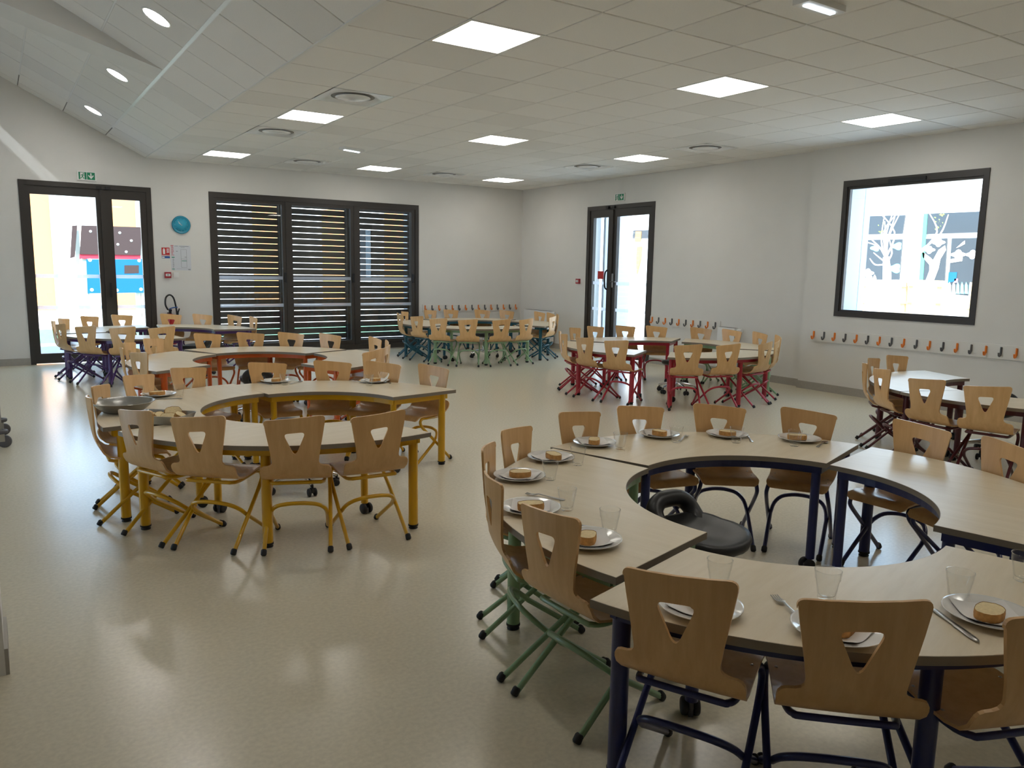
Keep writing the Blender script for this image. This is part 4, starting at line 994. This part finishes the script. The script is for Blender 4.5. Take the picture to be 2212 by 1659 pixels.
for k in range(11): q.box(-0.125, -0.125 + rnd.uniform(0.010, 0.025), -0.0052, -0.0042, -0.155 + 0.0135 * k, -0.150 + 0.0135 * k)
for a, b2, c2, d2 in ((0.0, 0.085, 0.13, 0.133), (0.0, 0.003, -0.15, 0.13), (0.082, 0.085, -0.15, 0.13), (0.0, 0.085, -0.02, -0.017), (0.0, 0.085, -0.15, -0.147), (-0.07, 0.14, -0.172, -0.170), (-0.09, -0.04, 0.178, 0.184), (-0.02, 0.12, 0.178, 0.184), (0.0, 0.06, 0.160, 0.164), (-0.07, -0.045, 0.098, 0.106), (0.055, 0.085, 0.008, 0.015), (0.10, 0.135, -0.186, -0.176)):
    q.box(a, b2, -0.0052, -0.0042, c2, d2)
q.build('plan_print', 'ink_grey', t)
def call_point(M, label):
    t = empty('alarm_call_point'); t.matrix_world = M; tag(t, label, 'alarm', 'red fire alarm call points')
    MB().box(-0.046, 0.046, -0.042, 0.0, -0.045, 0.045).build('housing', 'red_plastic', t)
    MB().box(-0.034, 0.034, -0.044, -0.0422, -0.018, 0.022).build('window', 'sign_white', t)
    MB().box(-0.018, 0.018, -0.0452, -0.0442, -0.004, 0.008).build('print', 'ink_grey', t)
call_point(Matrix.Translation((2.295, YB, 1.322)), 'red fire alarm call point under the extinguisher sign')
call_point(Matrix.Translation((XF, 11.36, 1.308)) @ Matrix.Rotation(-HP, 4, 'Z'), 'red fire alarm call point beside the corner door')
t = empty('light_switch', (2.42, YB, 1.325)); tag(t, 'white light switch beside the red call point', 'switch')
MB().box(-0.04, 0.04, -0.010, 0.0, -0.04, 0.04).build('plate', 'white_plastic', t); MB().box(-0.022, 0.022, -0.014, -0.0102, -0.022, 0.022).build('rocker', 'white_plastic', t)

# fire extinguisher hanging on the wall
t = empty('fire_extinguisher', (2.292, YB - 0.095, 0.24)); tag(t, 'red fire extinguisher with black hose on the wall under the call point', 'fire extinguisher')
MB().lathe([(0.0001, 0.0), (0.072, 0.0), (0.080, 0.012), (0.080, 0.40), (0.070, 0.445), (0.035, 0.475), (0.022, 0.48), (0.0001, 0.48)], 28).build('cylinder', 'red_paint', t)
MB().lathe([(0.081, 0.12), (0.0815, 0.12), (0.0815, 0.27), (0.081, 0.27)], 28, True, True).build('instruction_band', 'sign_white', t)
MB().tube([(0, 0, 0.48), (0, 0, 0.53)], 0.02, 12).box(-0.02, 0.02, -0.03, 0.03, 0.52, 0.55).build('valve', 'black_rubber', t)
MB().tube(catmull([(-0.01, 0, 0.555), (0.04, -0.02, 0.575), (0.105, -0.03, 0.585)], 3), 0.008, 8).build('lever', 'sign_blue', t)
MB().tube(catmull([(-0.03, 0, 0.54), (-0.065, 0.0, 0.62), (-0.055, 0.0, 0.73), (0.0, 0.0, 0.775), (0.055, 0.0, 0.73), (0.085, 0.0, 0.60), (0.10, 0.01, 0.47), (0.105, 0.01, 0.40)], 4), 0.013, 10).build('hose', 'black_rubber', t)
MB().tube([(0.105, 0.01, 0.42), (0.115, 0.01, 0.50), (0.135, -0.01, 0.56)], [0.015, 0.012, 0.009], 10).build('nozzle', 'black_rubber', t)
MB().box(-0.03, 0.03, 0.07, 0.0949, 0.40, 0.50).build('bracket', 'steel', t)
MB().box(-0.025, 0.02, -0.086, -0.0822, 0.30, 0.34).build('label', 'sign_red', t)

# radiators
def radiator(y0, y1, label):
    t = empty('radiator', (XF, (y0 + y1) / 2, 0)); tag(t, label, 'radiator', 'white panel radiators'); hw = abs(y1 - y0) / 2
    MB().box(-0.125, -0.035, -hw, hw, 0.13, 0.715).build('panel', 'white_enamel', t)
    q = MB()
    for k in range(int(hw * 2 / 0.035)): q.box(-0.115, -0.045, -hw + 0.012 + 0.035 * k, -hw + 0.030 + 0.035 * k, 0.7155, 0.7175)
    q.build('top_grille', 'grey_plastic', t)
    for s in (-1, 1): MB().box(-0.035, -0.0005, s * (hw - 0.12) - 0.02, s * (hw - 0.12) + 0.02, 0.2, 0.65).build('wall_bracket', 'white_plastic', t)
    v = MB().tube([(-0.08, -hw - 0.002, 0.68), (-0.08, -hw - 0.03, 0.68)], 0.014, 10).tube([(-0.08, -hw - 0.03, 0.68), (-0.08, -hw - 0.095, 0.685)], 0.024, 14); v.build('thermostat_valve', 'white_plastic', t)
    MB().tube([(-0.08, -hw + 0.05, 0.13), (-0.08, -hw + 0.05, 0.07), (-0.012, -hw + 0.05, 0.07)], 0.010, 8).build('pipe', 'steel', t)
radiator(12.05, 12.95, 'white panel radiator on the wall beside the teal ring')
radiator(7.56, 7.88, 'white panel radiator behind the red ring')

# serving trolley at the left
t = empty('serving_trolley', (0, 0, 0)); tag(t, 'steel serving trolley with grey casters standing by the left wall', 'trolley')
for x, y in ((-0.035, 7.40), (-0.035, 7.95), (-0.80, 7.40), (-0.80, 7.95)):
    p = MB().box(x - 0.016, x + 0.016, y - 0.016, y + 0.016, 0.13, 0.90).build('post', 'steel', t)
    MB().lathe([(0.055, 0.118), (0.06, 0.125), (0.06, 0.14), (0.055, 0.145), (0.02, 0.145), (0.02, 0.118)], 18, True, True).xf(Matrix.Translation((x, y, 0))).build('bumper', 'grey_rubber', t)
    MB().box(-0.022, 0.022, -0.018, 0.018, 0.05, 0.122).xf(Matrix.Translation((x + 0.01, y, 0))).build('caster_fork', 'steel', t)
    MB().lathe([(0.0001, -0.016), (0.040, -0.016), (0.050, -0.011), (0.050, 0.011), (0.040, 0.016), (0.0001, 0.016)], 22).xf(Matrix.Translation((x + 0.03, y, 0.05)) @ Matrix.Rotation(HP, 4, 'X')).build('wheel', 'grey_rubber', t)
for z in (0.22, 0.55, 0.86): box_obj('shelf', 'steel', (-0.80, -0.035, 7.40, 7.95, z, z + 0.02), t)

# ------------------------------------------------------------------ outdoors behind the back wall
struct(box_obj('ground', 'ext_concrete', (-60, 90, -40, 90, -0.35, -0.13)))
tag(box_obj('paving', 'ext_paving', (-12, 9.4, YB + 0.31, 16.9, -0.129, -0.02)), kind='structure')
struct(box_obj('added_dark_ground', 'ext_paving', (-30, XL - 0.21, -6, YB + 0.30, -0.129, -0.02)))  # unseen dark ground, added so blue sky light dominates through the left glazing
tag(box_obj('lawn', 'turf', (-12, 9.4, 16.9, 20.4, -0.129, -0.02), None), 'green artificial turf beyond the double door', 'turf', kind='stuff')
YFAC = 28.0
fb = empty('classroom_building', (5.0, YFAC, 0)); tag(fb, 'white building with orange panels beyond the playground', 'building')
k_ = YFAC / 24.0
def fx(x): return x * k_ - 5.0
MB().box(-14, 14, 0.0, 4.0, -0.129, 4.1).build('wall', 'ext_white', fb)
for a, b2 in ((-0.6, 1.36), (2.82, 3.42), (6.57, 7.33), (8.72, 9.44), (10.84, 11.55)):
    MB().box(fx(a), fx(b2), -0.05, -0.001, 0.0, 3.75).build('orange_panel', 'ext_orange', fb)
for a, b2 in ((1.36, 2.55), (3.40, 4.6), (4.9, 6.2), (7.6, 8.5), (9.7, 10.6)):
    wq = empty('window', (0, 0, 0)); wq.parent = fb
    framed(MB(), fx(a), fx(b2), 0.3, 3.42, 0.06, 0.06, 0.06, 0.10, -0.10, -0.001, 'y').build('window_frame', 'reveal_metal', wq)
    MB().box(fx(a) + 0.06, fx(b2) - 0.06, -0.04, -0.03, 0.36, 3.32).build('blind', 'sticker_white', wq)
# playground tower
pg = empty('playground_tower', (0, 21.0, -0.02)); tag(pg, 'playground tower with brown roof panel and blue side panel on the turf', 'playground')
def P21(u, v): p = py(u, v, 21.0); return p.x, p.z + 0.02
def quad(name, m_, pts, y0, y1, par):
    return MB().prism([P21(*p) for p in pts], 'y', y0, y1).build(name, m_, par)
quad('roof_panel', 'play_brown', [(176, 487), (306, 491), (303, 551), (172, 549)], -0.06, 0.0, pg)
quad('roof_side', 'play_brown', [(155, 488), (166, 487), (161, 555), (151, 558)], -0.10, -0.06, pg)
quad('red_rail', 'play_red', [(172, 549), (303, 551), (303, 560), (172, 559)], -0.03, 0.0, pg)
bp = quad('blue_panel', 'play_blue', [(186, 560), (312, 560), (312, 632), (189, 634)], -0.05, 0.0, pg)
quad('plate', 'play_brown', [(268, 573), (299, 573), (299, 590), (268, 591)], -0.055, -0.0505, bp)
for u, v in ((194, 562), (300, 563), (198, 626), (252, 627), (304, 625)):
    x, z = P21(u, v); MB().lathe([(0.0001, 0.012), (0.03, 0.010), (0.04, 0.0)], 12).xf(Matrix.Translation((x, -0.05, z)) @ Matrix.Rotation(HP, 4, 'X')).build('bolt', 'bolt_white', bp)
for u, v in ((195, 500), (258, 503), (283, 520), (254, 528), (272, 544)):
    x, z = P21(u, v); MB().lathe([(0.0001, 0.012), (0.022, 0.010), (0.03, 0.0)], 12).xf(Matrix.Translation((x, -0.06, z)) @ Matrix.Rotation(HP, 4, 'X')).build('bolt', 'bolt_white', pg)
for u in (172, 186, 297, 308):
    x, _ = P21(u, 600); MB().box(x - 0.05, x + 0.05, 0.01, 0.11, 0.0, 2.35).build('post', 'play_post', pg)
# ------------------------------------------------------------------ outdoors beyond the right wall
XFAC = 17.0
rb = empty('nursery_building', (XFAC, 9.0, -0.13)); tag(rb, 'white building with dark decorated windows beyond the right wall', 'building')
MB().box(0.0, 5.0, -9.0, 14.0, 0.0, 4.2).build('wall', 'ext_white', rb)
def PX(u, v): p = px_(u, v, XFAC); return p.y - 9.0, p.z + 0.13
def wpoly(name, m_, pts, x0, x1, par): return MB().prism([PX(*p) for p in pts], 'x', x0, x1).build(name, m_, par)
def blob(name, m_, u, v, r, par, n=10, lobes=4):
    cy_, cz_ = PX(u, v); pts = [(cy_ + r * (1 + 0.22 * math.cos(lobes * a)) * math.cos(a) * 1.2, cz_ + r * (1 + 0.22 * math.cos(lobes * a)) * math.sin(a) * 0.8) for a in [2 * PI * i / 24 for i in range(24)]]
    return MB().prism(pts, 'x', -0.045, -0.0405).build(name, m_, par)
w1 = empty('window'); w1.parent = rb
wpoly('pane', 'ext_glass_dark', [(1850, 468), (1957, 465), (1951, 505), (1844, 507)], -0.04, -0.001, w1)
wpoly('pane', 'ext_glass_dark', [(1844, 519), (1951, 517), (1944, 604), (1836, 604)], -0.04, -0.001, w1)
w2 = empty('window'); w2.parent = rb
wpoly('pane', 'ext_glass_dark', [(2003, 462), (2120, 457), (2116, 502), (1996, 506)], -0.04, -0.001, w2)
wpoly('pane', 'ext_glass_dark', [(2000, 516), (2048, 515), (2042, 606), (1992, 606)], -0.04, -0.001, w2)
wpoly('pane', 'ext_glass_dark', [(2058, 515), (2114, 514), (2104, 640), (2050, 634)], -0.04, -0.001, w2)
wpoly('green_jamb', 'ext_green', [(1998, 462), (2006, 462), (1996, 606), (1988, 606)], -0.05, -0.0405, w2)
for (u, v, r) in ((2030, 524, 0.10), (2010, 540, 0.09), (2103, 550, 0.10), (2072, 550, 0.11), (1877, 590, 0.11)): blob('cloud_sticker', 'sticker_white', u, v, r, w2)
for (u, v, r) in ((1940, 532, 0.10), (1893, 536, 0.09), (1935, 580, 0.12)): blob('cyan_sticker', 'sticker_cyan', u, v, r, w1, lobes=3)
wpoly('tree_sticker', 'sticker_white', [(1994, 543), (2012, 556), (2018, 562), (2030, 540), (2044, 530), (2046, 540), (2034, 560), (2030, 580), (2020, 606), (2002, 606), (2010, 585), (2010, 572), (1996, 556)], -0.05, -0.046, w2)
wpoly('branch_sticker', 'sticker_white', [(2056, 560), (2082, 555), (2081, 564), (2055, 568)], -0.05, -0.046, w2)
wpoly('kite_sticker', 'sticker_white', [(2068, 536), (2082, 523), (2087, 520), (2087, 527), (2076, 533)], -0.05, -0.046, w2)
wpoly('blue_sticker', 'play_blue', [(2052, 588), (2070, 588), (2068, 606), (2050, 612)], -0.05, -0.046, w2)
wpoly('pink_sticker', 'sticker_pink', [(2064, 602), (2072, 602), (2071, 610), (2064, 611)], -0.05, -0.046, w2)
for k in range(6):
    u = 2054 + k * 9; wpoly('grass_sticker', ('sticker_white', 'sticker_cyan')[k > 1], [(u - 4, 634), (u - 3, 616), (u, 609), (u + 3, 616), (u + 4, 635)], -0.056, -0.051, w2)
for k in range(4):
    u = 1868 + k * 8; wpoly('grass_sticker', 'sticker_white', [(u - 4, 604), (u - 3, 598), (u, 593), (u + 3, 598), (u + 4, 604)], -0.05, -0.046, w1)
sl = empty('window'); sl.parent = rb
wpoly('pane', 'ext_glass_dark', [(1370, 498), (1402, 497), (1400, 515), (1368, 515)], -0.04, -0.001, sl)
wpoly('orange_panel', 'ext_orange', [(1376, 500), (1388, 500), (1386, 523), (1374, 523)], -0.06, -0.041, rb)
wpoly('orange_panel', 'ext_orange', [(1379, 532), (1388, 532), (1386, 560), (1378, 592), (1377, 560)], -0.06, -0.001, rb)
wpoly('pane', 'ext_glass_dark', [(1334, 494), (1340, 494), (1340, 499), (1334, 499)], -0.04, -0.001, sl)
wpoly('pane', 'ext_glass_dark', [(1334, 516), (1339, 516), (1339, 524), (1333, 524)], -0.04, -0.001, sl)
# pallet fence
fe = empty('pallet_fence', (14.0, 0, -0.13)); tag(fe, 'low fence of pale pallet boards outside the window', 'fence')
def PF(u, v): p = px_(u, v, 14.0); return p.y, p.z + 0.13
for k, (v0, v1) in enumerate(((604, 618), (640, 654), (672, 690))):
    for (u0, u1) in ((1855, 1958), (1961, 2038)):
        MB().prism([PF(u0, v0), PF(u1, v0 + 2), PF(u1, v1 + 2), PF(u0, v1)], 'x', -0.02 - 0.004 * (u0 > 1900), 0.0).build('board', 'pallet_wood', fe)
MB().prism([PF(2035, 650), PF(2110, 655), PF(2108, 668), PF(2033, 662)], 'x', -0.02, 0.0).build('board', 'pallet_wood', fe)
for u in (1866, 1953, 1968, 2030, 2100):
    y, z = PF(u, 610); MB().box(0.001, 0.08, y - 0.04, y + 0.04, 0.0, z).build('post', 'pallet_wood', fe)
# bare young tree
tr = empty('bare_tree', (15.2, 0, -0.13)); tag(tr, 'bare multi-stemmed young tree outside the window', 'tree')
def PT(u, v, dx=0.0): p = px_(u, v, 15.2); return Vector((dx, p.y, p.z + 0.13))
base = PT(1912, 600); base.z = 0.0
q = MB(); q.tube([base, PT(1915, 640), PT(1916, 590), PT(1914, 555)], [0.09, 0.085, 0.08, 0.06], 10); q.build('trunk', 'bark', tr)
rnd = random.Random(5)
for k, pts in enumerate(([(1914, 560), (1895, 520), (1889, 465)], [(1914, 558), (1905, 510), (1897, 460)], [(1915, 556), (1911, 500), (1909, 455)], [(1914, 556), (1918, 500), (1916, 450)], [(1915, 558), (1928, 515), (1940, 462)],
                         [(1915, 560), (1935, 520), (1954, 470)], [(1914, 565), (1890, 560), (1868, 545)], [(1914, 562), (1896, 540), (1874, 488)], [(1916, 566), (1940, 548), (1958, 520)], [(1915, 562), (1925, 530), (1932, 480)],
                         [(1914, 560), (1884, 532), (1872, 520)], [(1916, 570), (1890, 572), (1866, 558)], [(1990, 540), (2015, 505), (2035, 462)], [(1990, 545), (2010, 500), (2022, 462)])):
    P3 = [PT(u, v, rnd.uniform(-.3, .3) * i) for i, (u, v) in enumerate(pts)]
    cp = catmull(P3, 4); q = MB(); q.tube(cp, [0.022 - 0.014 * i / len(cp) for i in range(len(cp))], 6); q.build('branch', 'bark', tr)
q = MB()
for k in range(26):
    u, v = rnd.choice([(2025, 470), (2030, 480), (2024, 492), (1905, 485), (1898, 500), (2034, 466)]); c = PT(u + rnd.uniform(-6, 6), v + rnd.uniform(-4, 4), rnd.uniform(-.1, .1))
    a = rnd.uniform(0, PI); dd = Vector((0.3 * math.sin(a), math.cos(a), 0.3 * math.sin(a * 2))) * 0.03
    q.add([c - dd, c + Vector((0.004, 0, 0.014)), c + dd, c - Vector((-0.004, 0, 0.014))], [(0, 1, 2), (0, 2, 3)])
tag(q.build('leaves', 'leaf', tr), kind='stuff')
